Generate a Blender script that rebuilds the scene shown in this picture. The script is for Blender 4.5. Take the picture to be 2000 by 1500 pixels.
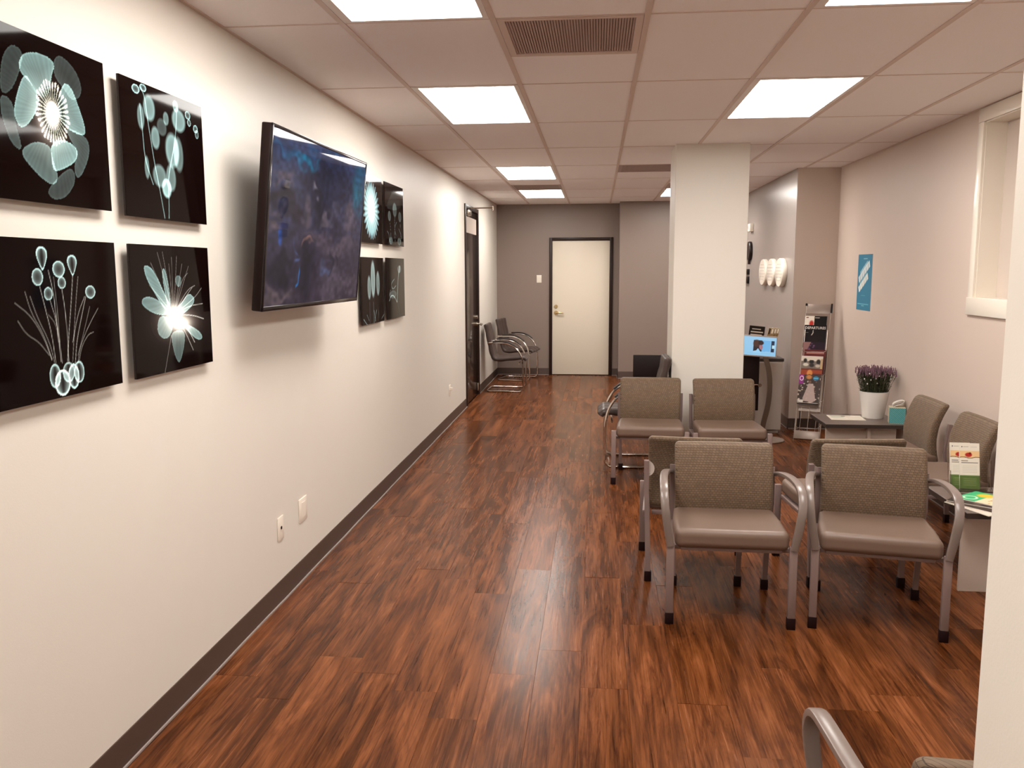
import bpy, bmesh, math, random, json
import numpy as np
from mathutils import Vector, Matrix, Quaternion
S = bpy.context.scene
for o in list(bpy.data.objects): bpy.data.objects.remove(o)
C = S.collection
PI = math.pi
rnd = random.Random(7)

# ---------------------------------------------------------------- camera
cam = bpy.data.cameras.new('camera'); camo = bpy.data.objects.new('camera', cam); C.objects.link(camo)
Rr = ((0.99516955, -0.00967329, 0.09769333), (0.09811529, 0.13154487, -0.98644277), (-0.00330891, 0.99126302, 0.13185855))
camo.matrix_world = Matrix.Translation((0, 0, 1.617)) @ Matrix(Rr).to_4x4()
cam.sensor_width = 36.0; cam.lens = 36.0*1673.17/2000.0; cam.clip_start = .02; cam.clip_end = 60
S.camera = camo
# ---------------------------------------------------------------- world, exposure
w = bpy.data.worlds.new('world'); S.world = w; w.use_nodes = True
w.node_tree.nodes['Background'].inputs[0].default_value = (.9, .8, .7, 1)
w.node_tree.nodes['Background'].inputs[1].default_value = .15
S.view_settings.view_transform = 'Standard'; S.view_settings.look = 'None'
S.view_settings.gamma = 1; S.view_settings.use_curve_mapping = False
S.view_settings.exposure = -0.15
LAMP = 24.5           # strength of the ceiling panels
LAMPC = (1.0, .955, .90)

# ---------------------------------------------------------------- room measures
XL, XR, ZC, YB, YB2, XJ, YF = -1.538, 2.372, 2.601, 13.223, 12.85, .325, -1.8
XA, YA = 1.958, 8.87          # recess on the right beyond the rack
GX = [XL, -1.032, -.422, .187, .797, 1.406, 2.016, XR]
G0, GS = 3.53, .6096

def lin(c):
    c = c/255.0 if c > 1 else c
    return c/12.92 if c <= .04045 else ((c+.055)/1.055)**2.4
def srgb(r, g, b): return (lin(r), lin(g), lin(b), 1)

# ---------------------------------------------------------------- materials
def mat(name, col, rough=.5, metal=0, emit=None, es=0, bump=0, bscale=60, var=0, vscale=3, spec=.5, coat=0, trans=0, ior=1.45, sheen=0):
    m = bpy.data.materials.new(name); m.use_nodes = True; nt = m.node_tree; b = nt.nodes['Principled BSDF']
    c = tuple(col)[:3]+(1,)
    b.inputs['Base Color'].default_value = c; b.inputs['Roughness'].default_value = rough; b.inputs['Metallic'].default_value = metal
    b.inputs['Specular IOR Level'].default_value = spec; b.inputs['Coat Weight'].default_value = coat; b.inputs['Coat Roughness'].default_value = .05
    b.inputs['Transmission Weight'].default_value = trans; b.inputs['IOR'].default_value = ior
    if emit: b.inputs['Emission Color'].default_value = tuple(emit)[:3]+(1,); b.inputs['Emission Strength'].default_value = es
    if var or bump:
        tc = nt.nodes.new('ShaderNodeTexCoord')
        if var:
            n = nt.nodes.new('ShaderNodeTexNoise'); n.inputs['Scale'].default_value = vscale; n.inputs['Detail'].default_value = 4
            nt.links.new(tc.outputs['Object'], n.inputs['Vector'])
            mx = nt.nodes.new('ShaderNodeMix'); mx.data_type = 'RGBA'
            mx.inputs[6].default_value = tuple(x*(1-var) for x in c[:3])+(1,); mx.inputs[7].default_value = tuple(min(1, x*(1+var)) for x in c[:3])+(1,)
            nt.links.new(n.outputs['Fac'], mx.inputs[0]); nt.links.new(mx.outputs[2], b.inputs['Base Color'])
        if bump:
            n2 = nt.nodes.new('ShaderNodeTexNoise'); n2.inputs['Scale'].default_value = bscale; n2.inputs['Detail'].default_value = 3
            nt.links.new(tc.outputs['Object'], n2.inputs['Vector'])
            bp = nt.nodes.new('ShaderNodeBump'); bp.inputs['Strength'].default_value = bump; bp.inputs['Distance'].default_value = .002
            nt.links.new(n2.outputs['Fac'], bp.inputs['Height']); nt.links.new(bp.outputs[0], b.inputs['Normal'])
    return m
M = {}
M['wall'] = mat('wall_cream_paint', (.72, .67, .60), .42, bump=.12, bscale=220, spec=.4)
M['wall_warm'] = mat('wall_beige_paint', (.61, .50, .43), .5, bump=.12, bscale=220, spec=.35)
M['wall_grey'] = mat('wall_grey_paint', (.245, .185, .155), .42, bump=.12, bscale=220)
M['wall_gloss'] = mat('wall_grey_gloss_paint', (.31, .265, .24), .26, bump=.15, bscale=60)
M['tile'] = mat('ceiling_tile_board', (.92, .87, .86), .9, bump=.5, bscale=350, spec=.1)
M['tee'] = mat('ceiling_grid_metal', (.66, .53, .47), .5)
M['frame_white'] = mat('light_frame_enamel', (.80, .74, .70), .5)
M['lens'] = mat('light_lens', (.9, .85, .78), .4, emit=LAMPC, es=LAMP)
M['base'] = mat('baseboard_vinyl', (.062, .036, .027), .38, spec=.25)
M['caulk'] = mat('caulk_line', (.30, .25, .23), .5)
M['dark_frame'] = mat('door_frame_dark', (.026, .013, .010), .35, spec=.2)
M['door_white'] = mat('door_leaf_cream', (.72, .64, .52), .45, bump=.05)
M['door_dark'] = mat('door_leaf_dark', (.022, .012, .009), .16, spec=.35)
M['steel'] = mat('brushed_steel', (.62, .55, .46), .25, 1)
M['brass'] = mat('satin_brass', (.72, .55, .30), .22, 1)
M['chrome'] = mat('chrome_tube', (.72, .66, .60), .12, 1)
M['white_plastic'] = mat('white_plastic', (.82, .74, .64), .3)
M['black'] = mat('black_plastic', (.012, .007, .006), .3, spec=.3)
M['black_lam'] = mat('black_laminate', (.014, .006, .005), .35, spec=.2)
M['leg'] = mat('leg_mauve_enamel', (.215, .150, .135), .38, spec=.6)
M['arm'] = mat('arm_taupe_plastic', (.20, .155, .135), .30, spec=.6)
M['vinyl'] = mat('seat_taupe_vinyl', (.160, .104, .076), .42, bump=.10, bscale=300, var=.06, vscale=6)
M['leather'] = mat('quilted_dark_vinyl', (.062, .042, .036), .38, spec=.3, bump=.1, bscale=120)
M['bracket'] = mat('bracket_plate_metal', (.50, .42, .37), .35)
M['foot'] = mat('foot_cap_rubber', (.014, .005, .005), .5, spec=.15)
M['rubber_pad'] = mat('arm_pad_black', (.02, .014, .012), .35)
M['lam_top'] = mat('table_top_laminate', (.13, .095, .08), .35, var=.35, vscale=18)
M['lam_edge'] = mat('table_edge_dark', (.035, .024, .02), .4)
M['lam_panel'] = mat('table_panel_light', (.56, .47, .40), .45, var=.08, vscale=8)
M['cab'] = mat('cabinet_light_laminate', (.47, .40, .35), .42)
M['pot'] = mat('white_ceramic', (.78, .74, .70), .25, var=.05, vscale=9)
M['soil'] = mat('potting_soil', (.03, .02, .015), .9)
M['leaf'] = mat('foliage_olive', (.055, .058, .026), .6, var=.5, vscale=40)
M['lavender'] = mat('lavender_flower', (.17, .08, .11), .7, var=.4, vscale=50)
M['paper'] = mat('paper_white', (.80, .74, .66), .5)
M['paper_grey'] = mat('paper_print_grey', (.50, .46, .42), .6)
M['panel_black'] = mat('picture_panel_edge', (.016, .008, .007), .12, spec=.25)
M['bezel'] = mat('tv_bezel', (.012, .008, .008), .14, spec=.4)
M['tvback'] = mat('tv_back', (.014, .007, .006), .4, spec=.15)
M['wire'] = mat('rack_wire', (.42, .36, .32), .28, .9)
M['rack_grey'] = mat('rack_grey_plate', (.30, .235, .20), .35, .3)
M['acrylic'] = mat('clear_acrylic', (.95, .93, .9), .03, trans=1, ior=1.2)
M['cream_box'] = mat('tissue_box_cream', (.66, .56, .40), .5)
M['tissue'] = mat('tissue_paper', (.86, .82, .76), .8)
M['window_white'] = mat('window_trim_white', (.86, .79, .69), .18)
M['frost'] = mat('frosted_pane', (.62, .53, .46), .35)
M['vent'] = mat('vent_grey', (.40, .29, .255), .5)
M['vent_dark'] = mat('vent_slot_dark', (.24, .17, .145), .6)
M['screen_frame'] = mat('screen_bezel_silver', (.45, .38, .34), .3)
M['kiosk'] = mat('kiosk_bronze', (.17, .125, .095), .3, .6)

def vcol_mat(name, rough=.15, emit=0, coat=0, spec=.5):
    m = bpy.data.materials.new(name); m.use_nodes = True; nt = m.node_tree; b = nt.nodes['Principled BSDF']
    a = nt.nodes.new('ShaderNodeVertexColor'); a.layer_name = 'print'
    b.inputs['Roughness'].default_value = rough; b.inputs['Coat Weight'].default_value = coat; b.inputs['Coat Roughness'].default_value = .03
    b.inputs['Specular IOR Level'].default_value = spec
    if emit:
        b.inputs['Base Color'].default_value = (.01, .01, .01, 1)
        nt.links.new(a.outputs[0], b.inputs['Emission Color']); b.inputs['Emission Strength'].default_value = emit
    else: nt.links.new(a.outputs[0], b.inputs['Base Color'])
    return m
M['art'] = vcol_mat('gloss_art_print', .05, coat=0, spec=.22)
M['art'].node_tree.nodes['Principled BSDF'].inputs['IOR'].default_value = 1.15; M['art'].node_tree.nodes['Principled BSDF'].inputs['Specular IOR Level'].default_value = .5
M['print'] = vcol_mat('paper_print', .4, spec=.2)
M['tv'] = vcol_mat('tv_screen_image', .025, emit=1.0, spec=.25)
M['tv'].node_tree.nodes['Principled BSDF'].inputs['IOR'].default_value = 1.2; M['tv'].node_tree.nodes['Principled BSDF'].inputs['Specular IOR Level'].default_value = .5
M['lcd'] = vcol_mat('lcd_screen_image', .3, emit=1.0)

def weave_mat(name, ca, cb, sc):
    m = bpy.data.materials.new(name); m.use_nodes = True; nt = m.node_tree; b = nt.nodes['Principled BSDF']; L = nt.links.new
    tc = nt.nodes.new('ShaderNodeTexCoord'); sp = nt.nodes.new('ShaderNodeSeparateXYZ'); cb_ = nt.nodes.new('ShaderNodeCombineXYZ')
    ad_ = nt.nodes.new('ShaderNodeMath'); L(tc.outputs['Object'], sp.inputs[0]); L(sp.outputs[0], ad_.inputs[0]); L(sp.outputs[1], ad_.inputs[1]); L(ad_.outputs[0], cb_.inputs[0]); L(sp.outputs[2], cb_.inputs[1])
    br = nt.nodes.new('ShaderNodeTexBrick'); br.inputs['Scale'].default_value = sc; br.offset = .5; br.squash = 1
    br.inputs['Mortar Size'].default_value = .045; br.inputs['Brick Width'].default_value = .75; br.inputs['Row Height'].default_value = .5
    br.inputs['Color1'].default_value = ca+(1,); br.inputs['Color2'].default_value = tuple(x*.78 for x in ca)+(1,); br.inputs['Mortar'].default_value = cb+(1,)
    br.inputs['Mortar Smooth'].default_value = .4
    L(cb_.outputs[0], br.inputs['Vector']); L(br.outputs['Color'], b.inputs['Base Color'])
    bp = nt.nodes.new('ShaderNodeBump'); bp.inputs['Strength'].default_value = .5; bp.inputs['Distance'].default_value = .0015; bp.invert = True
    L(br.outputs['Fac'], bp.inputs['Height']); L(bp.outputs[0], b.inputs['Normal'])
    b.inputs['Roughness'].default_value = .62; b.inputs['Specular IOR Level'].default_value = .2; b.inputs['Sheen Weight'].default_value = .06; b.inputs['Sheen Roughness'].default_value = .5
    return m
M['weave'] = weave_mat('backrest_weave', (.178, .120, .076), (.062, .038, .023), 46)

def wood_mat():
    m = bpy.data.materials.new('floor_plank_wood'); m.use_nodes = True; nt = m.node_tree; b = nt.nodes['Principled BSDF']; L = nt.links.new
    N = nt.nodes.new
    tc = N('ShaderNodeTexCoord'); oi = N('ShaderNodeObjectInfo')
    mul = N('ShaderNodeMath'); mul.operation = 'MULTIPLY'; mul.inputs[1].default_value = 83.0; L(oi.outputs['Random'], mul.inputs[0])
    add = N('ShaderNodeVectorMath'); add.operation = 'ADD'; cx = N('ShaderNodeCombineXYZ'); L(mul.outputs[0], cx.inputs[0]); L(mul.outputs[0], cx.inputs[1]); L(mul.outputs[0], cx.inputs[2])
    L(tc.outputs['Object'], add.inputs[0]); L(cx.outputs[0], add.inputs[1])
    def nz(sx, sy, detail, rough, dist):
        mp = N('ShaderNodeMapping'); mp.inputs['Scale'].default_value = (sx, sy, 1); L(add.outputs[0], mp.inputs[0])
        n = N('ShaderNodeTexNoise'); n.inputs['Scale'].default_value = 1; n.inputs['Detail'].default_value = detail; n.inputs['Roughness'].default_value = rough; n.inputs['Distortion'].default_value = dist
        L(mp.outputs[0], n.inputs['Vector']); return n
    big = nz(10, 1.3, 5, .62, 1.2); fine = nz(95, 2.6, 5, .6, .5); crack = nz(42, 2.2, 6, .66, 1.5)
    r1 = N('ShaderNodeValToRGB'); e = r1.color_ramp.elements
    e[0].position = .30; e[0].color = (.040, .0115, .0028, 1); e[1].position = .72; e[1].color = (.235, .080, .028, 1)
    k = e.new(.43); k.color = (.066, .0185, .0045, 1); k = e.new(.56); k.color = (.135, .041, .0115, 1)
    mixf = N('ShaderNodeMath'); mixf.operation = 'MULTIPLY_ADD'; mixf.inputs[1].default_value = .42; L(fine.outputs['Fac'], mixf.inputs[0])
    mb = N('ShaderNodeMath'); mb.operation = 'MULTIPLY'; mb.inputs[1].default_value = .82; L(big.outputs['Fac'], mb.inputs[0]); L(mb.outputs[0], mixf.inputs[2])
    ro = N('ShaderNodeMath'); ro.operation = 'MULTIPLY_ADD'; ro.inputs[1].default_value = .05; ro.inputs[2].default_value = -.115; L(oi.outputs['Random'], ro.inputs[0])
    a2 = N('ShaderNodeMath'); a2.operation = 'ADD'; L(mixf.outputs[0], a2.inputs[0]); L(ro.outputs[0], a2.inputs[1]); L(a2.outputs[0], r1.inputs[0])
    r2 = N('ShaderNodeValToRGB'); e = r2.color_ramp.elements; e[0].position = .36; e[0].color = (.40, .29, .22, 1); e[1].position = .50; e[1].color = (1, 1, 1, 1); L(crack.outputs['Fac'], r2.inputs[0])
    mm = N('ShaderNodeMix'); mm.data_type = 'RGBA'; mm.blend_type = 'MULTIPLY'; mm.inputs[0].default_value = .75; L(r1.outputs[0], mm.inputs[6]); L(r2.outputs[0], mm.inputs[7])
    L(mm.outputs[2], b.inputs['Base Color'])
    rr = N('ShaderNodeMath'); rr.operation = 'MULTIPLY_ADD'; rr.inputs[1].default_value = .14; rr.inputs[2].default_value = .16; L(fine.outputs['Fac'], rr.inputs[0])
    rr2 = N('ShaderNodeMath'); rr2.operation = 'MULTIPLY_ADD'; rr2.inputs[1].default_value = .08; L(oi.outputs['Random'], rr2.inputs[0]); L(rr.outputs[0], rr2.inputs[2])
    L(rr2.outputs[0], b.inputs['Roughness'])
    bp = N('ShaderNodeBump'); bp.inputs['Strength'].default_value = .22; bp.inputs['Distance'].default_value = .001; L(fine.outputs['Fac'], bp.inputs['Height']); L(bp.outputs[0], b.inputs['Normal'])
    b.inputs['Specular IOR Level'].default_value = .10; b.inputs['Specular Tint'].default_value = (1, .76, .58, 1)
    return m
M['wood'] = wood_mat()

# ---------------------------------------------------------------- mesh helpers
class MB:
    def __init__(s): s.v = []; s.f = []
    def add(s, vs, fs):
        o = len(s.v); s.v += [tuple(v) for v in vs]; s.f += [tuple(i+o for i in f) for f in fs]; return s
    def box(s, x0, x1, y0, y1, z0, z1, mtx=None):
        vs = [(x0, y0, z0), (x1, y0, z0), (x1, y1, z0), (x0, y1, z0), (x0, y0, z1), (x1, y0, z1), (x1, y1, z1), (x0, y1, z1)]
        if mtx: vs = [mtx @ Vector(v) for v in vs]
        return s.add(vs, [(3, 2, 1, 0), (4, 5, 6, 7), (0, 1, 5, 4), (1, 2, 6, 5), (2, 3, 7, 6), (3, 0, 4, 7)])
    def bbox(s, x0, x1, y0, y1, z0, z1, r=.004, seg=2, mtx=None):     # bevelled box
        bm = bmesh.new(); bmesh.ops.create_cube(bm, size=1)
        bmesh.ops.scale(bm, vec=(x1-x0, y1-y0, z1-z0), verts=bm.verts); bmesh.ops.translate(bm, vec=((x0+x1)/2, (y0+y1)/2, (z0+z1)/2), verts=bm.verts)
        bmesh.ops.bevel(bm, geom=bm.edges[:]+bm.verts[:], offset=r, segments=seg, affect='EDGES', profile=.5)
        vs = [v.co.copy() for v in bm.verts]; bm.verts.index_update(); fs = [tuple(v.index for v in f.verts) for f in bm.faces]; bm.free()
        if mtx: vs = [mtx @ v for v in vs]
        return s.add(vs, fs)
    def sweep(s, path, prof, up=None, closed=False, cap=True):          # prof: list of (a, b) offsets in frame (side, normal)
        P = [Vector(p) for p in path]; n = len(P); rings = []; nrm = None
        for i, p in enumerate(P):
            a = P[(i-1) % n] if (i > 0 or closed) else P[i]; b = P[(i+1) % n] if (i < n-1 or closed) else P[i]
            t = (b-a).normalized()
            if up is not None: side = t.cross(Vector(up)).normalized(); nm = side.cross(t)
            else:
                if nrm is None:
                    h = Vector((0, 0, 1)) if abs(t.z) < .9 else Vector((1, 0, 0)); side = t.cross(h).normalized()
                else: side = (nrm - t*nrm.dot(t)).normalized()
                nrm = side; nm = side.cross(t)
            rings.append([p + side*q[0] + nm*q[1] for q in prof])
        k = len(prof); vs = [v for r in rings for v in r]; fs = []
        for i in range(n if closed else n-1):
            j = (i+1) % n
            for q in range(k):
                r = (q+1) % k; fs.append((i*k+q, i*k+r, j*k+r, j*k+q))
        if cap and not closed: fs += [tuple(range(k))[::-1], tuple((n-1)*k+q for q in range(k))]
        return s.add(vs, fs)
    def tube(s, path, r, seg=10, closed=False): 
        return s.sweep(path, [(r*math.cos(2*PI*i/seg), r*math.sin(2*PI*i/seg)) for i in range(seg)], closed=closed)
    def lathe(s, prof, seg=28, c=(0, 0, 0)):
        vs = []; fs = []
        for r, z in prof: vs += [(c[0]+r*math.cos(2*PI*i/seg), c[1]+r*math.sin(2*PI*i/seg), c[2]+z) for i in range(seg)]
        for a in range(len(prof)-1):
            for i in range(seg): j = (i+1) % seg; fs.append((a*seg+i, a*seg+j, (a+1)*seg+j, (a+1)*seg+i))
        fs.append(tuple(range(seg))[::-1]); fs.append(tuple((len(prof)-1)*seg+i for i in range(seg)))
        return s.add(vs, fs)
    def prism(s, pts, axis, a0, a1):       # polygon extruded along an axis ('x','y','z')
        def mk(p, a): return (a, p[0], p[1]) if axis == 'x' else (p[0], a, p[1]) if axis == 'y' else (p[0], p[1], a)
        n = len(pts); vs = [mk(p, a0) for p in pts]+[mk(p, a1) for p in pts]
        return s.add(vs, [tuple(range(n))[::-1], tuple(range(n, 2*n))]+[(i, (i+1) % n, n+(i+1) % n, n+i) for i in range(n)])
    def cushion(s, hx, hy, hz, r, fn=None, nm=8, nc=4):       # rounded box with an even grid, deformed by fn
        def ax(h):
            e = [h-r+r*math.tan(PI/4*i/nc) for i in range(nc+1)]; mid = [(-h+r)+(2*(h-r))*i/nm for i in range(1, nm)]
            return [-x for x in reversed(e)]+mid+e
        X, Y, Z = ax(hx), ax(hy), ax(hz); H = (hx, hy, hz); idx = {}; vs = []; fs = []
        def vid(p):
            k = (round(p[0], 6), round(p[1], 6), round(p[2], 6))
            if k not in idx:
                inn = Vector([max(-H[i]+r, min(H[i]-r, p[i])) for i in range(3)]); d = Vector(p)-inn
                q = inn + (d.normalized()*r if d.length > 1e-9 else d)
                idx[k] = len(vs); vs.append(tuple(fn(q)) if fn else tuple(q))
            return idx[k]
        def face(A, B, mk, flip):
            for i in range(len(A)-1):
                for j in range(len(B)-1):
                    q = (vid(mk(A[i], B[j])), vid(mk(A[i+1], B[j])), vid(mk(A[i+1], B[j+1])), vid(mk(A[i], B[j+1])))
                    fs.append(q[::-1] if flip else q)
        face(X, Y, lambda a, b: (a, b, hz), False); face(X, Y, lambda a, b: (a, b, -hz), True)
        face(Y, Z, lambda a, b: (hx, a, b), False); face(Y, Z, lambda a, b: (-hx, a, b), True)
        face(X, Z, lambda a, b: (a, -hy, b), False); face(X, Z, lambda a, b: (a, hy, b), True)
        return s.add(vs, fs)
    def build(s, name, m, parent=None, smooth=True, angle=35):
        me = bpy.data.meshes.new(name); me.from_pydata(s.v, [], s.f); me.update()
        me.materials.append(m)
        if smooth: me.shade_smooth(); me.set_sharp_from_angle(angle=math.radians(angle))
        o = bpy.data.objects.new(name, me); C.objects.link(o); o.parent = parent
        return o
def tag(o, label=None, cat=None, group=None, kind=None):
    if label: o['label'] = label
    if cat: o['category'] = cat
    if group: o['group'] = group
    if kind: o['kind'] = kind
    return o
def thing(name, label, cat, loc=(0, 0, 0), rz=0, group=None):
    o = bpy.data.objects.new(name, None); C.objects.link(o); o.empty_display_size = .1
    o.location = loc; o.rotation_euler = (0, 0, rz); return tag(o, label, cat, group)
kids = {}
def copy_tree(o, parent=None):
    c = o.copy(); C.objects.link(c); c.parent = parent
    for ch in [q for q in bpy.data.objects if q.parent == o]: copy_tree(ch, c)
    return c
def struct(name, mb, m, parent=None, **k):
    o = mb.build(name, m, parent, **k)
    if parent is None: o['kind'] = 'structure'
    return o
def text_mesh(name, txt, size, m, parent, mtx, bold=0, ext=.0004):
    cu = bpy.data.curves.new(name, 'FONT'); cu.body = txt; cu.size = size; cu.extrude = ext; cu.offset = bold; cu.align_x = 'LEFT'; cu.resolution_u = 2
    t = bpy.data.objects.new(name+'_tmp', cu); C.objects.link(t)
    bpy.context.view_layer.update()
    me = bpy.data.meshes.new_from_object(t.evaluated_get(bpy.context.evaluated_depsgraph_get()))
    bpy.data.objects.remove(t); me.materials.clear(); me.materials.append(m); me.name = name
    o = bpy.data.objects.new(name, me); C.objects.link(o); o.parent = parent; o.matrix_local = mtx
    return o

# ---------------------------------------------------------------- painted flat prints
class Canvas:
    def __init__(s, w, h, nx, bg):
        s.w, s.h = w, h; s.nx = nx; s.ny = max(2, int(round(nx*h/w)))
        s.U, s.V = np.meshgrid(np.linspace(0, 1, s.nx), np.linspace(0, 1, s.ny)); s.X = s.U*w; s.Y = s.V*h
        s.I = np.zeros((s.ny, s.nx, 3)); s.I[:] = np.array(bg)/255.0
    def mix(s, a, col): a = np.clip(a, 0, 1)[..., None]; s.I = s.I*(1-a)+np.array(col)/255.0*a
    def addc(s, a, col): s.I = s.I+np.clip(a, 0, 3)[..., None]*np.array(col)/255.0
    def rect(s, u0, v0, u1, v1, col, a=1):
        s.mix(((s.U >= u0) & (s.U <= u1) & (s.V >= v0) & (s.V <= v1))*a, col)
    def ell(s, u, v, ru, rv, soft=.15):
        d = np.sqrt(((s.U-u)/max(ru, 1e-4))**2+((s.V-v)/max(rv, 1e-4))**2); return np.clip((1-d)/soft, 0, 1), d
    def seg(s, pts):
        D = np.full(s.U.shape, 9.0)
        for (a, b) in zip(pts[:-1], pts[1:]):
            ax, ay, bx, by = a[0]*s.w, a[1]*s.h, b[0]*s.w, b[1]*s.h; dx, dy = bx-ax, by-ay; L2 = dx*dx+dy*dy+1e-12
            t = np.clip(((s.X-ax)*dx+(s.Y-ay)*dy)/L2, 0, 1); D = np.minimum(D, np.hypot(s.X-ax-t*dx, s.Y-ay-t*dy))
        return D
    def inside(s, pts):
        c = np.zeros(s.U.shape, bool); n = len(pts)
        for i in range(n):
            x1, y1 = pts[i]; x2, y2 = pts[(i+1) % n]
            if y1 == y2: continue
            c ^= ((s.V > min(y1, y2)) & (s.V <= max(y1, y2)) & (s.U < (s.V-y1)*(x2-x1)/(y2-y1)+x1))
        return c
    def mesh(s, name, m, parent, fn, smooth=False):           # fn(u, v) -> local point
        vs = [fn(u, v) for v in np.linspace(0, 1, s.ny) for u in np.linspace(0, 1, s.nx)]
        nx = s.nx; fs = [(j*nx+i, j*nx+i+1, (j+1)*nx+i+1, (j+1)*nx+i) for j in range(s.ny-1) for i in range(nx-1)]
        me = bpy.data.meshes.new(name); me.from_pydata(vs, [], fs); me.update()
        I = np.clip(s.I, 0, 1); Lc = np.where(I <= .04045, I/12.92, ((I+.055)/1.055)**2.4)
        ca = me.color_attributes.new('print', 'FLOAT_COLOR', 'POINT')
        ca.data.foreach_set('color', np.concatenate([Lc.reshape(-1, 3), np.ones((s.ny*nx, 1))], 1).ravel())
        me.materials.append(m); o = bpy.data.objects.new(name, me); C.objects.link(o); o.parent = parent
        return o
def smoothpoly(pts, it=2):
    for _ in range(it):
        q = []
        for i in range(len(pts)):
            a, b = pts[i], pts[(i+1) % len(pts)]
            q += [(a[0]*.75+b[0]*.25, a[1]*.75+b[1]*.25), (a[0]*.25+b[0]*.75, a[1]*.25+b[1]*.75)]
        pts = q
    return pts
def smoothline(pts, it=2):
    for _ in range(it):
        q = [pts[0]]
        for a, b in zip(pts[:-1], pts[1:]): q += [tuple(x*.75+y*.25 for x, y in zip(a, b)), tuple(x*.25+y*.75 for x, y in zip(a, b))]
        pts = q+[pts[-1]]
    return pts
# ================================================================ SETTING
# floor: dark bed, then one object per plank
floor = struct('floor', MB().box(XL-.1, XR+.1, YF, YB+.1, -.06, -.006), M['foot'])
PW, PL = .1835, 1.2192
def plank(x0, x1, y0, y1):
    cx, cy = (x0+x1)/2, (y0+y1)/2; g = .0002
    a, b = (x1-x0)/2-g, (y1-y0)/2-g; t = .0005
    vs = [(-a, -b, -.006), (a, -b, -.006), (a, b, -.006), (-a, b, -.006), (-a, -b, -t), (a, -b, -t), (a, b, -t), (-a, b, -t),
          (-a+t, -b+t, 0), (a-t, -b+t, 0), (a-t, b-t, 0), (-a+t, b-t, 0)]
    fs = [(0, 1, 5, 4), (1, 2, 6, 5), (2, 3, 7, 6), (3, 0, 4, 7), (4, 5, 9, 8), (5, 6, 10, 9), (6, 7, 11, 10), (7, 4, 8, 11), (8, 9, 10, 11)]
    o = MB().add(vs, fs).build('plank', M['wood'], floor, smooth=False); o.location = (cx, cy, 0)
    o.rotation_euler = (rnd.gauss(0, .0006), rnd.gauss(0, .0016), 0)
fixed = {-2: 4.476, -1: 4.711, -3: 5.331, 0: 3.79+.6, 1: 3.79, 2: 4.3}
i0 = math.floor((XL+.05)/PW); 
for i in range(i0, 20):
    x0, x1 = -.05+i*PW, -.05+(i+1)*PW; x0 = max(x0, XL-.004); x1 = min(x1, XR+.004)
    if x1-x0 < .01: continue
    ph = fixed.get(i+0, 3+rnd.random()*PL); k0 = math.ceil((0.0-ph)/PL)-1
    y = ph+k0*PL
    while y < YB:
        a, b = max(y, -1.2), min(y+PL, YB-.001)
        if b-a > .02: plank(x0, x1, a, b)
        y += PL
tag(MB().box(XL, XR, YF, -1.2, -.006, 0).build('rear_strip', M['wood'], floor), kind='stuff')

# walls
struct('wall_left', MB().box(XL-.12, XL, YF, 10.0, 0, ZC+.1).box(XL-.12, XL, 11.09, YB, 0, ZC+.1).box(XL-.12, XL, 10.0, 11.09, 2.375, ZC+.1).box(XL-.12, XL-.07, 10.0, 11.09, 0, 2.375), M['wall'], smooth=False)
struct('wall_back', MB().box(XL-.12, -.71, YB, YB+.1, 0, ZC+.1).box(.215, XJ+.1, YB, YB+.1, 0, ZC+.1).box(-.71, .215, YB, YB+.1, 2.085, ZC+.1)
       .box(-.71, .215, YB+.06, YB+.1, 0, 2.085).box(XJ, XA+.15, YB2, YB2+.5, 0, ZC+.1), M['wall_grey'], smooth=False)
struct('wall_alcove', MB().box(XA, XA+.12, YA+.0015, YB2+.02, 0, ZC+.1), M['wall_gloss'], smooth=False)
struct('wall_return', MB().box(XA+.0015, XR+.02, YA, YA+.1, 0, ZC+.1), M['wall_warm'], smooth=False)
WY0, WY1, WZ0, WZ1 = 4.45, 5.70, 1.43, 2.52
struct('wall_right', MB().box(XR, XR+.22, 1.0, WY0, 0, ZC+.1).box(XR, XR+.22, WY1, YA+.1, 0, ZC+.1).box(XR, XR+.22, WY0, WY1, 0, WZ0).box(XR, XR+.22, WY0, WY1, WZ1, ZC+.1), M['wall_warm'], smooth=False)
struct('wall_front', MB().box(XL-.12, XR, YF-.1, YF, 0, ZC+.1), M['wall'], smooth=False)
PX = .519
struct('wall_partition', MB().box(PX, PX+.12, YF, 1.15, 0, ZC+.1).box(PX+.12, XR, 1.03, 1.15, 0, ZC+.1), M['wall'], smooth=False)
struct('wall_pillar', MB().bbox(.614, 1.193, 7.09, 7.565, 0, ZC+.01, .004, 1), M['wall'])

# window niche on the right wall
win = struct('window_1', MB().box(XR+.125, XR+.135, WY0, WY1, WZ0, WZ1), M['frost'])
cs = MB()
cs.bbox(XR-.014, XR+.004, WY1-.006, WY1+.070, 1.34, WZ1-.0065, .003)
cs.bbox(XR-.014, XR+.004, WY0-.070, WY0+.006, 1.34, WZ1-.0065, .003)
cs.bbox(XR-.014, XR+.004, WY0-.070, WY1+.070, WZ1-.006, ZC-.003, .003)
cs.build('window_casing', M['window_white'], win)
MB().bbox(XR-.020, XR+.125, WY0-.072, WY1+.072, 1.325, WZ0+.006, .004).build('window_sill', M['window_white'], win)
MB().box(XR+.003, XR+.125, WY1-.012, WY1, WZ0, WZ1).box(XR+.003, XR+.125, WY0, WY0+.012, WZ0, WZ1).box(XR+.003, XR+.125, WY0+.012, WY1-.012, WZ1-.012, WZ1).build('window_jamb', M['window_white'], win)

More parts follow.
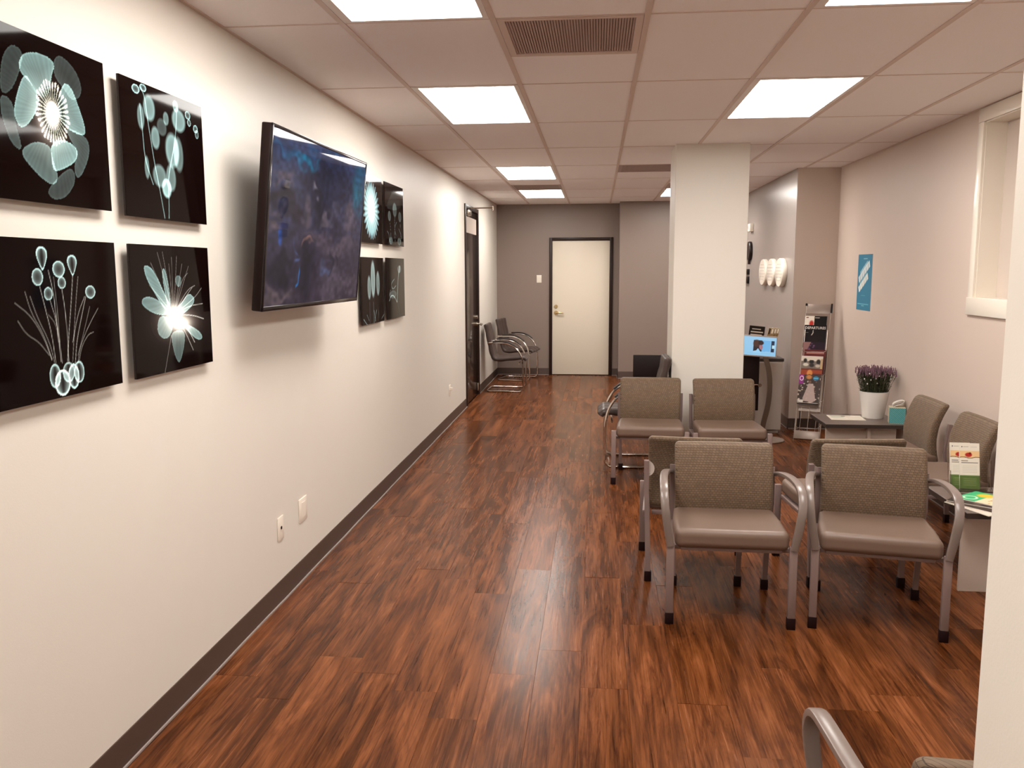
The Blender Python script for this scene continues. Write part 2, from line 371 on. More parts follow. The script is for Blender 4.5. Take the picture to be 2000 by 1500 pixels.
# ceiling: slab, tiles, grid tees
ceil = struct('ceiling', MB().box(XL-.1, XR+.2, YF, YB+.2, ZC+.03, ZC+.1), M['tile'], smooth=False)
lights = {(1, -2), (1, 2), (1, 8), (1, 12), (4, -2), (4, 2), (4, 8), (4, 12), (1, -6)}       # (column, row unit)
vents = {(2, 0), (3, 8), (4, 11), (1, 11)}
def Yu(u): return G0+GS*u
for x in GX[1:-1]:
    MB().box(x-.012, x+.012, YF, YB, ZC, ZC+.012).box(x-.003, x+.003, YF, YB, ZC+.012, ZC+.03).build('grid_tee', M['tee'], ceil, smooth=False)
MB().box(XL, XL+.016, YF, YB, ZC, ZC+.012).build('wall_angle', M['tee'], ceil, smooth=False)
MB().box(XR-.016, XR, 1.15, YA, ZC, ZC+.012).build('wall_angle', M['tee'], ceil, smooth=False)
for c in range(7):
    cells = []
    u = -8
    while u < 16:
        if (c, u) in lights: cells.append((u, u+2, 'L')); u += 2; continue
        if (c, u) in vents: cells.append((u, u+1, 'V')); u += 1; continue
        n = 2 if u % 2 == 0 and (c, u+1) not in vents else 1
        cells.append((u, u+n, 'T')); u += n
    x0, x1 = GX[c]+.0, GX[c+1]
    for a, b, kd in cells:
        ya, yb = Yu(a), min(Yu(b), YB)
        if yb-ya < .02: continue
        xm0, xm1 = x0+.010, x1-.010
        MB().box(x0, x1, ya-.006, ya+.006, ZC+.0018, ZC+.010).build('cross_tee', M['tee'], ceil, smooth=False)
        if kd == 'T': MB().box(xm0, xm1, ya+.006, yb-.006, ZC+.004, ZC+.02).build('ceiling_tile', M['tile'], ceil, smooth=False)
lname = {(1, -2): 'nearest ceiling light panel of the left row, cut by the top edge of the photo', (1, 2): 'second ceiling light panel of the left row, above the television',
         (1, 8): 'third ceiling light panel of the left row, beyond the grille', (1, 12): 'farthest ceiling light panel of the left row, close to the white door',
         (4, -2): 'nearest ceiling light panel of the right row, cut by the top edge of the photo', (4, 2): 'large ceiling light panel of the right row, in front of the pillar',
         (4, 8): 'ceiling light panel of the right row hidden behind the pillar', (4, 12): 'farthest ceiling light panel of the right row, peeping past the left side of the pillar',
         (1, -6): 'ceiling light panel of the left row behind the photographer'}
for (c, u), lab in lname.items():
    x0, x1 = GX[c]+.013, GX[c+1]-.013; y0, y1 = Yu(u)+.009, Yu(u+2)-.009
    t = thing('ceiling_light', lab, 'ceiling light', ((x0+x1)/2, (y0+y1)/2, ZC+.001), 0, 'recessed ceiling light panels')
    hx, hy = (x1-x0)/2, (y1-y0)/2; q = .024; qx = .036
    fr = MB(); fr.box(-hx, -hx+qx, -hy, hy, 0, .012).box(hx-q, hx, -hy, hy, 0, .012).box(-hx+qx, hx-q, -hy, -hy+q, 0, .012).box(-hx+qx, hx-q, hy-q, hy, 0, .012)
    fr.build('light_frame', M['frame_white'], t, smooth=False)
    MB().box(-hx+qx, hx-q, -hy+q, hy-q, .004, .012).build('lens', M['lens'], t, smooth=False)
vlab = {(2, 0): ('perforated return air grille in the ceiling between the two near lights', 'r'), (3, 8): ('grey ceiling air grille in front of the far end, left of the pillar', 's'),
        (4, 11): ('small grey ceiling air grille just left of the pillar top, farther back', 's'), (1, 11): ('grey ceiling grille between the two farthest light panels of the left row', 's')}
for (c, u), (lab, kd) in vlab.items():
    x0, x1 = GX[c]+.013, GX[c+1]-.013; y0, y1 = Yu(u)+.009, Yu(u+1)-.009; hx, hy = (x1-x0)/2, (y1-y0)/2; q = .03
    t = thing('ceiling_vent', lab, 'air vent', ((x0+x1)/2, (y0+y1)/2, ZC+.001), 0, 'ceiling air grilles')
    MB().box(-hx, -hx+q, -hy, hy, 0, .012).box(hx-q, hx, -hy, hy, 0, .012).box(-hx+q, hx-q, -hy, -hy+q, 0, .012).box(-hx+q, hx-q, hy-q, hy, 0, .012).build('vent_frame', M['vent'] if kd == 's' else M['tee'], t, smooth=False)
    MB().box(-hx+q, hx-q, -hy+q, hy-q, .013, .016).build('vent_back', M['vent_dark'], t, smooth=False)
    sl = MB(); n = 46
    for k in range(n):
        x = -hx+q+(k+.5)*(2*hx-2*q)/n; sl.box(x-.0042, x+.0042, -hy+q, hy-q, .004, .010)
    tag(sl.build('grille_bars', M['vent'], t, smooth=False), kind='stuff')

# baseboards
def base(name, x0, y0, x1, y1, nx, ny):
    d = Vector((x1-x0, y1-y0, 0)); L = d.length; d.normalize(); n = Vector((nx, ny, 0))
    pr = [(0, .0), (.011, .0), (.010, .006), (.0065, .014), (.005, .10), (.003, .104), (0, .105)]
    b = MB(); vs = []; 
    for t in (0, L):
        for a, z in pr: p = Vector((x0, y0, 0))+d*t+n*a; vs.append((p.x, p.y, z+.0005))
    k = len(pr); b.add(vs, [(i, (i+1) % k, k+(i+1) % k, k+i) for i in range(k)]+[tuple(range(k))[::-1], tuple(range(k, 2*k))])
    o = struct(name, b, M['base'])
    c = MB(); vs = []
    N = max(2, int(L/.25))
    pth = [Vector((x0, y0, .004))+d*(L*i/N)+n*(.0135+.0016*math.sin(i*1.7)) for i in range(N+1)]
    c.sweep(pth, [(-.0035, -.0035), (.0035, -.0035), (.0035, .0035), (-.0035, .0035)], up=(0, 0, 1)).build('caulk_line', M['caulk'], o)
base('baseboard_left', XL, YF, XL, 9.995, 1, 0)
base('baseboard_left_far', XL, 11.10, XL, YB, 1, 0)
base('baseboard_back', XL, YB, -.735, YB, 0, -1)
base('baseboard_back_corner', .24, YB, XJ, YB, 0, -1)
base('baseboard_jog', XJ, YB, XJ, YB2, -1, 0)
base('baseboard_back_right', XJ, YB2, XA, YB2, 0, -1)
base('baseboard_alcove', XA, YA, XA, YB2, -1, 0)
base('baseboard_return', XA, YA, XR, YA, 0, -1)
base('baseboard_right', XR, 1.15, XR, YA, -1, 0)
base('baseboard_partition', PX, YF, PX, 1.15, -1, 0)

# doors
def ring(prof): return [(r, z) for r, z in prof]
d1 = struct('door_1', MB().bbox(-.682, .187, YB-.012, YB+.028, .012, 2.056, .003), M['door_white'])
MB().bbox(-.73, -.682, YB-.03, YB+.05, 0, 2.104, .004).bbox(.187, .235, YB-.03, YB+.05, 0, 2.104, .004).bbox(-.684, .189, YB-.03, YB+.05, 2.056, 2.104, .004).build('door_frame', M['dark_frame'], d1)
MB().box(-.682, .187, YB-.02, YB+.04, 0, .010).build('threshold', M['dark_frame'], d1)
h = MB(); RX = Matrix.Rotation(PI/2, 4, 'X')
def disc(mb, x, y, z, r, t, axis='y', seg=20):
    pts = [(math.cos(2*PI*i/seg)*r, math.sin(2*PI*i/seg)*r) for i in range(seg)]
    if axis == 'y': mb.prism([(x+a, z+b) for a, b in pts], 'y', y-t, y)
    else: mb.prism([(y+a, z+b) for a, b in pts], 'x', x, x+t)
    return mb
disc(h, -.625, YB-.012, .965, .032, .012); h.tube([(-.625, YB-.02, .965), (-.625, YB-.055, .965), (-.61, YB-.062, .965), (-.56, YB-.062, .967), (-.51, YB-.058, .958)], .011, 10)
h.build('door_handle', M['brass'], d1)
k = MB(); disc(k, -.625, YB-.012, 1.06, .028, .014); disc(k, -.625, YB-.026, 1.06, .014, .006); k.build('deadbolt', M['brass'], d1)
d2 = struct('door_2', MB().bbox(XL-.045, XL-.005, 10.045, 11.045, .012, 2.33, .003), M['door_dark'])
MB().bbox(XL-.068, XL+.016, 9.985, 10.045, 0, 2.385, .004).bbox(XL-.068, XL+.016, 11.045, 11.10, 0, 2.385, .004).bbox(XL-.068, XL+.016, 10.04, 11.05, 2.33, 2.385, .004).build('door_frame', M['dark_frame'], d2)
h = MB(); disc(h, XL-.005, 10.96, .93, .030, .012, 'x'); h.tube([(XL+.0, 10.96, .93), (XL+.055, 10.96, .93), (XL+.066, 10.94, .93), (XL+.07, 10.84, .925)], .011, 10); disc(h, XL-.005, 10.96, 1.02, .026, .016, 'x')
h.build('door_handle', M['steel'], d2)
MB().bbox(XL-.005, XL+.035, 10.10, 10.34, 2.26, 2.32, .004).build('door_closer', M['steel'], d2)
MB().tube([(XL+.03, 10.25, 2.345), (XL+.27, 10.50, 2.365)], .008, 8).tube([(XL+.27, 10.50, 2.335), (XL+.27, 10.50, 2.385)], .011, 8).build('closer_arm', M['steel'], d2)
MB().bbox(XL-.005, XL+.01, 10.97, 11.03, .06, .16, .003).build('door_stop', M['steel'], d2)
MB().bbox(XL-.005, XL+.004, 10.08, 10.16, 1.36, 1.56, .002).build('door_sign', M['black'], d2)
MB().box(XL-.005, XL-.003, 10.10, 10.99, 2.06, 2.25).build('door_glass', M['frost'], d2)

# wall plates
def plate(name, label, cat, org, wy, hz, face, parts, group=None):
    t = thing(name, label, cat, org, face, group)         # local: width x, out -y
    MB().bbox(-wy/2, wy/2, -.006, 0, -hz/2, hz/2, .003).build('cover_plate', M['white_plastic'], t)
    for nm, (x0, x1, z0, z1, d, mm) in parts: MB().bbox(x0, x1, -d, -.004, z0, z1, .0012, 1).build(nm, M[mm], t)
    return t
plate('light_switch', 'white light switch on the grey wall left of the cream door', 'light switch', (-.886, YB, 1.48), .075, .118, 0, [('rocker', (-.016, .016, -.032, .032, .009, 'white_plastic'))])
plate('cable_outlet', 'narrow white wall plate with one dark jack, low on the left wall', 'wall outlet', (XL, 3.946, .364), .075, .118, PI/2, [('jack', (-.006, .006, -.004, .010, .010, 'black'))], 'wall plates on the left wall')
plate('power_outlet', 'wider blank white wall plate, low on the left wall, right of the narrow one', 'wall outlet', (XL, 4.27, .369), .12, .125, PI/2, [('duplex_socket', (-.026, .026, -.04, .04, .008, 'white_plastic'))], 'wall plates on the left wall')
plate('power_outlet', 'small white wall outlet low on the left wall near the dark door', 'wall outlet', (XL, 8.84, .36), .075, .118, PI/2, [('duplex_socket', (-.017, .017, -.034, .034, .009, 'white_plastic')), ('plug', (-.012, .012, .004, .03, .035, 'white_plastic'))], 'wall plates on the left wall')
# ================================================================ PICTURES AND TELEVISION
ART = json.loads('''{"1":{"poly":[[0.35,[0.293,0.902],[0.362,0.87],[0.331,0.766],[0.271,0.641],[0.211,0.591],[0.187,0.618],[0.197,0.727],[0.226,0.83]],[0.75,[0.391,0.882],[0.482,0.905],[0.566,0.893],[0.587,0.855],[0.559,0.807],[0.532,0.673],[0.458,0.63],[0.405,0.702],[0.336,0.743],[0.319,0.786],[0.345,0.848]],[0.32,[0.619,0.943],[0.708,0.916],[0.772,0.855],[0.799,0.77],[0.767,0.707],[0.703,0.677],[0.643,0.741],[0.581,0.789],[0.573,0.875]],[0.8,[0.358,0.757],[0.405,0.702],[0.458,0.63],[0.419,0.532],[0.353,0.45],[0.3,0.42],[0.269,0.475],[0.266,0.52],[0.297,0.625]],[0.75,[0.655,0.784],[0.712,0.759],[0.755,0.664],[0.798,0.552],[0.806,0.486],[0.755,0.468],[0.621,0.5],[0.58,0.595],[0.614,0.707]],[0.8,[0.511,0.361],[0.58,0.414],[0.679,0.407],[0.731,0.364],[0.705,0.291],[0.597,0.227],[0.521,0.202],[0.511,0.273]],[0.55,[0.312,0.314],[0.405,0.368],[0.511,0.361],[0.52,0.273],[0.552,0.189],[0.539,0.134],[0.491,0.116],[0.401,0.166],[0.319,0.241],[0.3,0.275]],[0.4,[0.185,0.595],[0.264,0.568],[0.273,0.427],[0.309,0.289],[0.24,0.311],[0.196,0.411],[0.177,0.5]],[0.4,[0.638,0.505],[0.81,0.473],[0.835,0.395],[0.792,0.277],[0.71,0.17],[0.683,0.248],[0.727,0.361],[0.666,0.432]],[0.35,[0.489,0.114],[0.65,0.255],[0.696,0.209],[0.672,0.125],[0.597,0.048],[0.513,0.027],[0.461,0.059]]],"ell":[[1,0.513,0.516,0.061,0.089]]},"2":{"line":[[0.5,0.0091,[0.432,0.014],[0.388,0.238],[0.343,0.426],[0.318,0.581],[0.287,0.762],[0.274,0.899],[0.234,0.966]],[0.5,0.0091,[0.484,0.016],[0.497,0.167],[0.498,0.334],[0.601,0.6],[0.643,0.776],[0.657,0.929]],[0.5,0.0091,[0.315,0.261],[0.234,0.439],[0.227,0.625],[0.212,0.838]]],"ell":[[0.75,0.316,0.833,0.074,0.11],[0.62,0.215,0.746,0.043,0.103],[0.69,0.371,0.622,0.055,0.097],[0.38,0.455,0.719,0.065,0.075],[0.75,0.675,0.815,0.098,0.103],[0.75,0.643,0.924,0.042,0.051],[0.75,0.572,0.561,0.096,0.151],[0.56,0.65,0.54,0.069,0.156],[0.62,0.397,0.336,0.089,0.099],[0.99,0.477,0.249,0.063,0.083],[0.62,0.538,0.339,0.068,0.119],[0.62,0.253,0.38,0.029,0.096],[0.62,0.512,0.796,0.038,0.058]],"ring":[[0.8,0.175,0.938,0.041,0.032],[0.8,0.257,0.966,0.036,0.027],[0.7,0.801,0.886,0.035,0.032],[0.7,0.816,0.828,0.023,0.028],[0.7,0.902,0.794,0.031,0.032],[0.6,0.918,0.753,0.024,0.036]]},"3":{"line":[[0.45,0.0043,[0.424,0.807],[0.451,0.669],[0.458,0.522],[0.472,0.229]],[0.45,0.0043,[0.353,0.707],[0.383,0.567],[0.417,0.401],[0.431,0.227]],[0.45,0.0043,[0.518,0.692],[0.532,0.558],[0.537,0.388],[0.532,0.211]],[0.45,0.0043,[0.612,0.773],[0.585,0.596],[0.547,0.388],[0.521,0.213]],[0.4,0.0043,[0.422,0.621],[0.463,0.472],[0.48,0.22]],[0.45,0.005,[0.71,0.633],[0.652,0.472],[0.607,0.338],[0.585,0.204]],[0.35,0.0036,[0.655,0.764],[0.616,0.56],[0.564,0.215]],[0.4,0.0036,[0.7,0.633],[0.635,0.526],[0.576,0.342]],[0.35,0.0029,[0.245,0.68],[0.278,0.549],[0.352,0.424],[0.403,0.254]],[0.35,0.0029,[0.17,0.617],[0.276,0.533],[0.358,0.39],[0.403,0.247]],[0.35,0.0029,[0.182,0.51],[0.232,0.426],[0.317,0.372],[0.386,0.281]],[0.35,0.0029,[0.278,0.651],[0.321,0.515],[0.395,0.363],[0.422,0.227]],[0.35,0.0029,[0.811,0.549],[0.727,0.449],[0.638,0.317],[0.605,0.202]],[0.35,0.0029,[0.756,0.39],[0.71,0.381],[0.648,0.308],[0.619,0.218]],[0.3,0.0029,[0.738,0.562],[0.681,0.417],[0.611,0.252]],[0.3,0.0029,[0.46,0.766],[0.472,0.569],[0.473,0.354]],[0.3,0.0029,[0.4,0.533],[0.453,0.472],[0.463,0.354]]],"ell":[],"ring":[[0.75,0.383,0.88,0.049,0.072],[0.7,0.341,0.766,0.04,0.053],[0.7,0.504,0.814,0.047,0.052],[0.7,0.614,0.839,0.047,0.066],[0.7,0.521,0.728,0.031,0.038],[0.7,0.412,0.662,0.032,0.041],[0.7,0.753,0.662,0.043,0.043],[0.9,0.475,0.093,0.061,0.084],[0.7,0.419,0.145,0.042,0.077],[0.8,0.566,0.12,0.044,0.082],[0.7,0.612,0.141,0.042,0.072],[0.6,0.527,0.152,0.047,0.066]]},"4":{"poly":[[0.75,[0.141,0.844],[0.215,0.839],[0.286,0.776],[0.367,0.633],[0.469,0.492],[0.4,0.465],[0.27,0.615],[0.176,0.737]],[0.68,[0.12,0.601],[0.208,0.608],[0.328,0.562],[0.418,0.474],[0.383,0.447],[0.228,0.476],[0.127,0.533],[0.102,0.562]],[0.6,[0.303,0.451],[0.399,0.444],[0.474,0.376],[0.416,0.277],[0.333,0.265],[0.268,0.322],[0.273,0.392]],[0.52,[0.436,0.317],[0.608,0.322],[0.607,0.215],[0.552,0.091],[0.515,0.048],[0.469,0.113],[0.437,0.234]],[0.75,[0.503,0.501],[0.593,0.54],[0.688,0.621],[0.776,0.574],[0.751,0.519],[0.619,0.451],[0.531,0.435]],[0.75,[0.578,0.39],[0.788,0.306],[0.861,0.245],[0.838,0.206],[0.746,0.234],[0.626,0.322]],[0.52,[0.526,0.762],[0.594,0.762],[0.607,0.71],[0.57,0.667],[0.527,0.689]],[0.68,[0.351,0.825],[0.414,0.814],[0.453,0.503],[0.404,0.506]]],"line":[[0.3,0.0043,[0.481,0.449],[0.231,0.864]],[0.3,0.0043,[0.481,0.449],[0.316,0.946]],[0.3,0.0043,[0.481,0.449],[0.379,0.948]],[0.3,0.0043,[0.481,0.449],[0.489,0.909]],[0.3,0.0043,[0.481,0.449],[0.557,0.921]],[0.3,0.0043,[0.481,0.449],[0.621,0.857]],[0.3,0.0043,[0.481,0.449],[0.608,0.73],[0.693,0.782]],[0.4,0.0043,[0.481,0.449],[0.672,0.644],[0.785,0.678]],[0.4,0.0043,[0.481,0.449],[0.776,0.574],[0.877,0.653]],[0.5,0.005,[0.481,0.449],[0.697,0.512],[0.884,0.519]],[0.6,0.0058,[0.481,0.449],[0.727,0.433],[0.892,0.388]],[0.4,0.0043,[0.481,0.449],[0.668,0.601],[0.746,0.662]],[0.3,0.0043,[0.481,0.449],[0.201,0.696]],[0.6,0.0065,[0.481,0.449],[0.646,0.34],[0.743,0.2]],[0.5,0.0065,[0.481,0.449],[0.608,0.322],[0.718,0.136]],[0.3,0.0043,[0.481,0.449],[0.707,0.837]],[0.3,0.0043,[0.481,0.449],[0.451,0.857]],[0.35,0.0058,[0.434,0.286],[0.326,-0.009]]],"ell":[[1.2,0.481,0.449,0.083,0.063],[1,0.577,0.367,0.105,0.05]]},"5":{"ell":[[0.35,0.498,0.472,0.323,0.422],[1.2,0.5,0.506,0.1,0.121]],"ray":[[0.5,0.49,0.36,0.436]]},"6":{"poly":[[0.25,[0.488,0.946],[0.722,0.811],[0.903,0.681],[0.645,0.602],[0.284,0.571],[0.06,0.602],[0.241,0.76]]],"line":[[0.45,0.0101,[0.514,0.465],[0.471,0.281],[0.514,0.031]],[0.4,0.0086,[0.243,0.373],[0.284,0.164],[0.247,0.02]],[0.4,0.0086,[0.821,0.413],[0.805,0.191],[0.859,0.043]],[0.5,0.0086,[0.09,0.225],[0.198,0.16],[0.188,0.018]],[0.5,0.0086,[0.6,0.398],[0.471,0.281],[0.555,0.178]],[0.5,0.0086,[0.717,0.297],[0.869,0.193],[0.797,0.061]]],"ell":[[0.5,0.51,0.591,0.121,0.135],[0.5,0.221,0.47,0.086,0.096],[0.5,0.795,0.497,0.096,0.101],[0.5,0.279,0.074,0.105,0.072],[0.5,0.734,0.076,0.113,0.075]]},"7":{"line":[[0.3,0.0086,[0.323,0.335],[0.323,-0.011]],[0.3,0.0086,[0.496,0.326],[0.496,-0.009]],[0.3,0.0086,[0.718,0.314],[0.73,-0.011]],[0.5,0.0115,[0.044,0.09],[0.202,-0.011]],[0.5,0.0115,[0.512,0.19],[0.575,0.018]],[0.5,0.0086,[0.64,0.199],[0.498,0.007]],[0.5,0.0086,[1.04,0.124],[0.868,0.048]],[0.4,0.0086,[0.189,0.145],[0.279,0.057]]],"ell":[[0.8,0.496,0.674,0.11,0.315],[0.7,0.316,0.548,0.083,0.203],[0.7,0.723,0.604,0.089,0.213]]},"8":{"line":[[0.7,0.0202,[0.743,0.871],[0.619,0.65],[0.584,0.429],[0.543,0.266]],[0.5,0.0151,[0.123,0.301],[0.217,0.386],[0.367,0.382],[0.543,0.266]],[0.5,0.0151,[0.416,0.652],[0.231,0.583],[0.313,0.473],[0.499,0.54]],[0.3,0.0101,[0.574,0.263],[0.713,-0.007]],[0.4,0.0134,[0.195,0.478],[0.129,0.373]]],"ell":[[0.6,0.708,0.815,0.115,0.073],[0.45,0.337,0.4,0.21,0.082]]}}''')
BG = (14, 5, 4)
def draw_art(k, cv):
    d = ART[str(k)]; tint = (138, 186, 188) if k in (1, 2, 4, 5) else (158, 198, 200)
    for p in d.get('poly', []):
        a = p[0]; pts = smoothpoly([tuple(q) for q in p[1:]]); ins = cv.inside(pts); D = cv.seg(pts+[pts[0]])
        th_ = np.arctan2(cv.V-.56, cv.U-.55); st_ = .96+.04*np.sin(th_*70+3*np.sin(th_*9)); v = ins*st_*(a*.78+a*.30*np.exp(-(D/.0035)**2)+a*.20*np.exp(-(D/.035)**2)); cv.I = cv.I+v[..., None]*np.array(tint)/255*(1-cv.I*.75)
    for e in d.get('ell', []):
        a, u, v0, ru, rv = e; m, dd = cv.ell(u, v0, ru, rv, .25)
        if a >= 1: m = np.exp(-(dd*.95)**2)*1.0+.35*np.exp(-(dd*.42)**2)
        cv.I = cv.I+(m*a*(.85+.45*np.clip(dd, 0, 1)**3) if a < 1 else m*a)[..., None]*np.array(tint if a < 1 else (235, 238, 228))/255*(1-cv.I*.4)
    for e in d.get('ring', []):
        a, u, v0, ru, rv = e; dd = np.sqrt(((cv.U-u)/ru)**2+((cv.V-v0)/rv)**2)
        if rv > .06 and v0 > .35: dd = np.sqrt(((cv.U-u)/(ru*np.clip(.72+.42*(cv.V-v0)/rv, .2, 1.2)))**2+((cv.V-v0)/rv)**2)
        m = (dd < 1)*(.40+.75*dd**2)+.6*np.exp(-((dd-.92)/.09)**2)
        if rv > .06:   # cleft of the bud
            m = m*(1-.6*np.exp(-((cv.U-u)/(ru*.25))**2)*(dd < .8))
        cv.I = cv.I+(m*a)[..., None]*np.array(tint)/255*(1-cv.I*.5)
    for l in d.get('line', []):
        a, wd = l[0], l[1]; D = cv.seg(smoothline([tuple(q) for q in l[2:]])); wm = max(wd*cv.h*.5, .0014)
        cv.I = cv.I+(min(1.2, a*1.9)*np.exp(-(D/wm)**2))[..., None]*np.array((178, 190, 186) if k in (3, 4) else tint)/255*(1-cv.I*.6)
    if k == 1:
        dx, dy = (cv.U-.548)/.065, (cv.V-.565)/.10; r = np.hypot(dx, dy); th = np.arctan2(dy, dx)
        cv.I = cv.I*(1-.75*np.clip(1-abs(r-1.2)/.55, 0, 1))[..., None]
        m = (r > .75)*(r < 1.9)*(np.cos(th*34) > .45)*.75+(abs(r-1.75+.12*np.sin(th*9)) < .17)*(np.cos(th*34) > -.2)*.9
        cv.I = cv.I+m[..., None]*np.array((190, 200, 185))/255; m2, _ = cv.ell(.548, .565, .055, .082, .2); cv.mix(m2, (240, 242, 232))
    for r_ in d.get('ray', []):
        u, v0, ru, rv = r_; dx, dy = (cv.U-u)/ru, (cv.V-v0)/rv; r = np.hypot(dx, dy); th = np.arctan2(dy, dx)
        edge = .92+.10*np.cos(th*26)
        m = (r < edge)*(.30+.38*(.5+.5*np.cos(th*26))*np.clip(r*1.6, 0, 1)); cv.I = cv.I+m[..., None]*np.array((120, 180, 195))/255
arts = [(1, 2.0, 2.583, 1.803, 2.246, 'glossy dark print of one large poppy bloom, top left of the near set of four'),
        (2, 2.668, 3.24, 1.795, 2.236, 'glossy dark print of orchid sprays on stems, top right of the near set of four'),
        (3, 2.0, 2.583, 1.263, 1.706, 'glossy dark print of crocus buds with bulbs, bottom left of the near set of four'),
        (4, 2.668, 3.235, 1.263, 1.706, 'glossy dark print of a spiky starburst bloom, bottom right of the near set of four'),
        (5, 5.43, 6.0, 1.80, 2.245, 'dark print of a round blue-green daisy, partly hidden by the right edge of the television'),
        (6, 6.09, 6.67, 1.80, 2.245, 'glossy dark print of three slim buds, top right of the far set beyond the television'),
        (7, 5.43, 6.0, 1.262, 1.704, 'glossy dark print of three upright flower spikes, bottom left of the far set'),
        (8, 6.09, 6.665, 1.262, 1.708, 'glossy dark print of a single curling orchid stem, bottom right of the far set')]
for k, y0, y1, z0, z1, lab in arts:
    t = thing('flower_print', lab, 'picture', (XL, y0, z0), 0, 'x-ray flower prints on the left wall')
    wv, hv = y1-y0, z1-z0; X0, X1 = .022, .030
    MB().bbox(X0, X1, 0, wv, 0, hv, .001, 1).build('panel', M['panel_black'], t)
    for zc in (.09, hv-.13): MB().bbox(0, X0, .12, wv-.12, zc, zc+.04, .002, 1).build('wall_cleat', M['tvback'], t)
    cv = Canvas(wv, hv, 230 if k < 5 else 110, BG); draw_art(k, cv)
    cv.mesh('print', M['art'], t, lambda u, v: (X1+.0006, u*wv, v*hv))

TVB = json.loads('''[[0.126,0.916,0.07,0.036,[30,90,130],0.7],[0.305,0.865,0.073,0.035,[20,130,170],0.9],[0.047,0.918,0.033,0.035,[40,95,140],0.7],[0.908,0.79,0.067,0.14,[25,100,125],1],[0.924,0.929,0.058,0.056,[30,85,120],0.8],[0.553,0.96,0.062,0.05,[40,100,140],0.6],[0.213,0.891,0.049,0.03,[45,110,150],0.7],[0.333,0.974,0.04,0.046,[40,95,140],0.5],[0.443,0.752,0.165,0.123,[28,30,52],0.95],[0.118,0.622,0.12,0.052,[24,20,36],0.9],[0.69,0.793,0.175,0.097,[34,38,62],0.9],[0.107,0.21,0.109,0.071,[18,16,34],0.95],[0.628,0.512,0.066,0.099,[34,32,52],0.9],[0.371,0.251,0.064,0.153,[20,18,36],0.9],[0.455,0.652,0.074,0.083,[26,26,46],0.9],[0.224,0.525,0.077,0.071,[26,22,36],0.9],[0.071,0.888,0.033,0.025,[34,45,80],0.8],[0.118,0.743,0.082,0.033,[84,74,90],0.9],[0.522,0.591,0.07,0.043,[98,88,98],0.8],[0.825,0.596,0.074,0.103,[100,86,98],0.8],[0.324,0.568,0.041,0.073,[95,80,90],0.7],[0.479,0.447,0.139,0.043,[88,74,88],0.7],[0.713,0.377,0.219,0.066,[92,78,90],0.7],[0.641,0.159,0.138,0.104,[85,75,90],0.7],[0.076,0.434,0.069,0.03,[98,82,88],0.8],[0.401,0.368,0.05,0.026,[145,105,98],0.8],[0.107,0.066,0.123,0.04,[95,80,85],0.8],[0.792,0.066,0.254,0.06,[82,70,84],0.7],[0.08,0.526,0.069,0.019,[80,70,85],0.7],[0.112,0.359,0.016,0.039,[40,75,150],0.9],[0.281,0.141,0.013,0.042,[25,120,200],1],[0.244,0.254,0.032,0.016,[75,95,150],0.8],[0.133,0.446,0.036,0.039,[50,55,105],0.7],[0.568,0.225,0.048,0.037,[80,95,135],0.7],[0.417,0.731,0.026,0.029,[125,118,128],0.8],[0.274,0.342,0.013,0.057,[60,75,120],0.7],[0.626,0.271,0.02,0.074,[30,30,50],0.8],[0.707,0.301,0.017,0.057,[34,34,54],0.8],[0.625,0.657,0.049,0.035,[75,70,90],0.6]]''')
n_ = Vector((math.cos(.1036)*math.cos(-.0199), math.cos(.1036)*math.sin(-.0199), -math.sin(.1036)))
e_ = Vector((.0199, 1, 0)).normalized(); u_ = n_.cross(e_); u_ = u_ if u_.z > 0 else -u_
tv = thing('television', 'large black flat television tilted down on the left wall between the two sets of prints', 'television')
tv.matrix_world = Matrix(((e_.x, u_.x, n_.x, -1.3316), (e_.y, u_.y, n_.y, 4.105), (e_.z, u_.z, n_.z, 1.8286), (0, 0, 0, 1)))
TW, TH = 1.33, .765; bz = .014
MB().bbox(-TW/2, TW/2, -TH/2, TH/2, -.045, -.002, .006).bbox(-TW/2+.10, TW/2-.10, -TH/2+.06, TH/2-.12, -.085, -.044, .012).build('housing', M['tvback'], tv)
f = MB(); f.bbox(-TW/2, TW/2, TH/2-bz, TH/2, -.006, .004, .003).bbox(-TW/2, TW/2, -TH/2, -TH/2+bz+.006, -.006, .004, .003).bbox(-TW/2, -TW/2+bz, -TH/2, TH/2, -.006, .004, .003).bbox(TW/2-bz, TW/2, -TH/2, TH/2, -.006, .004, .003)
f.build('bezel', M['bezel'], tv)
cv = Canvas(TW, TH, 260, (46, 46, 68))
g = cv.V[..., None]; cv.I = (np.array((52, 66, 104))*g**1.5+np.array((46, 38, 54))*(1-g**1.5))/255.0
rs = np.random.RandomState(3)
def blur_noise(n):
    a = rs.rand(n, n); x = cv.U*(n-1); y = cv.V*(n-1); xi = np.clip(x.astype(int), 0, n-2); yi = np.clip(y.astype(int), 0, n-2); fx = x-xi; fy = y-yi; fx = fx*fx*(3-2*fx); fy = fy*fy*(3-2*fy)
    return a[yi, xi]*(1-fx)*(1-fy)+a[yi, xi+1]*fx*(1-fy)+a[yi+1, xi]*(1-fx)*fy+a[yi+1, xi+1]*fx*fy
wx = (blur_noise(9)-.5)*.16+(blur_noise(22)-.5)*.08; wy_ = (blur_noise(9)-.5)*.16+(blur_noise(22)-.5)*.10
for u, v, ru, rv, col, a in TVB:
    m = np.exp(-(((cv.U+wx*.6-u)/ru)**2+((cv.V+wy_-v)/rv)**2)**1.6*.8); cv.mix(m*a, col)
cv.I *= (.82+.36*blur_noise(40))[..., None]
cv.I = np.clip(cv.I*.98, 0, 1)
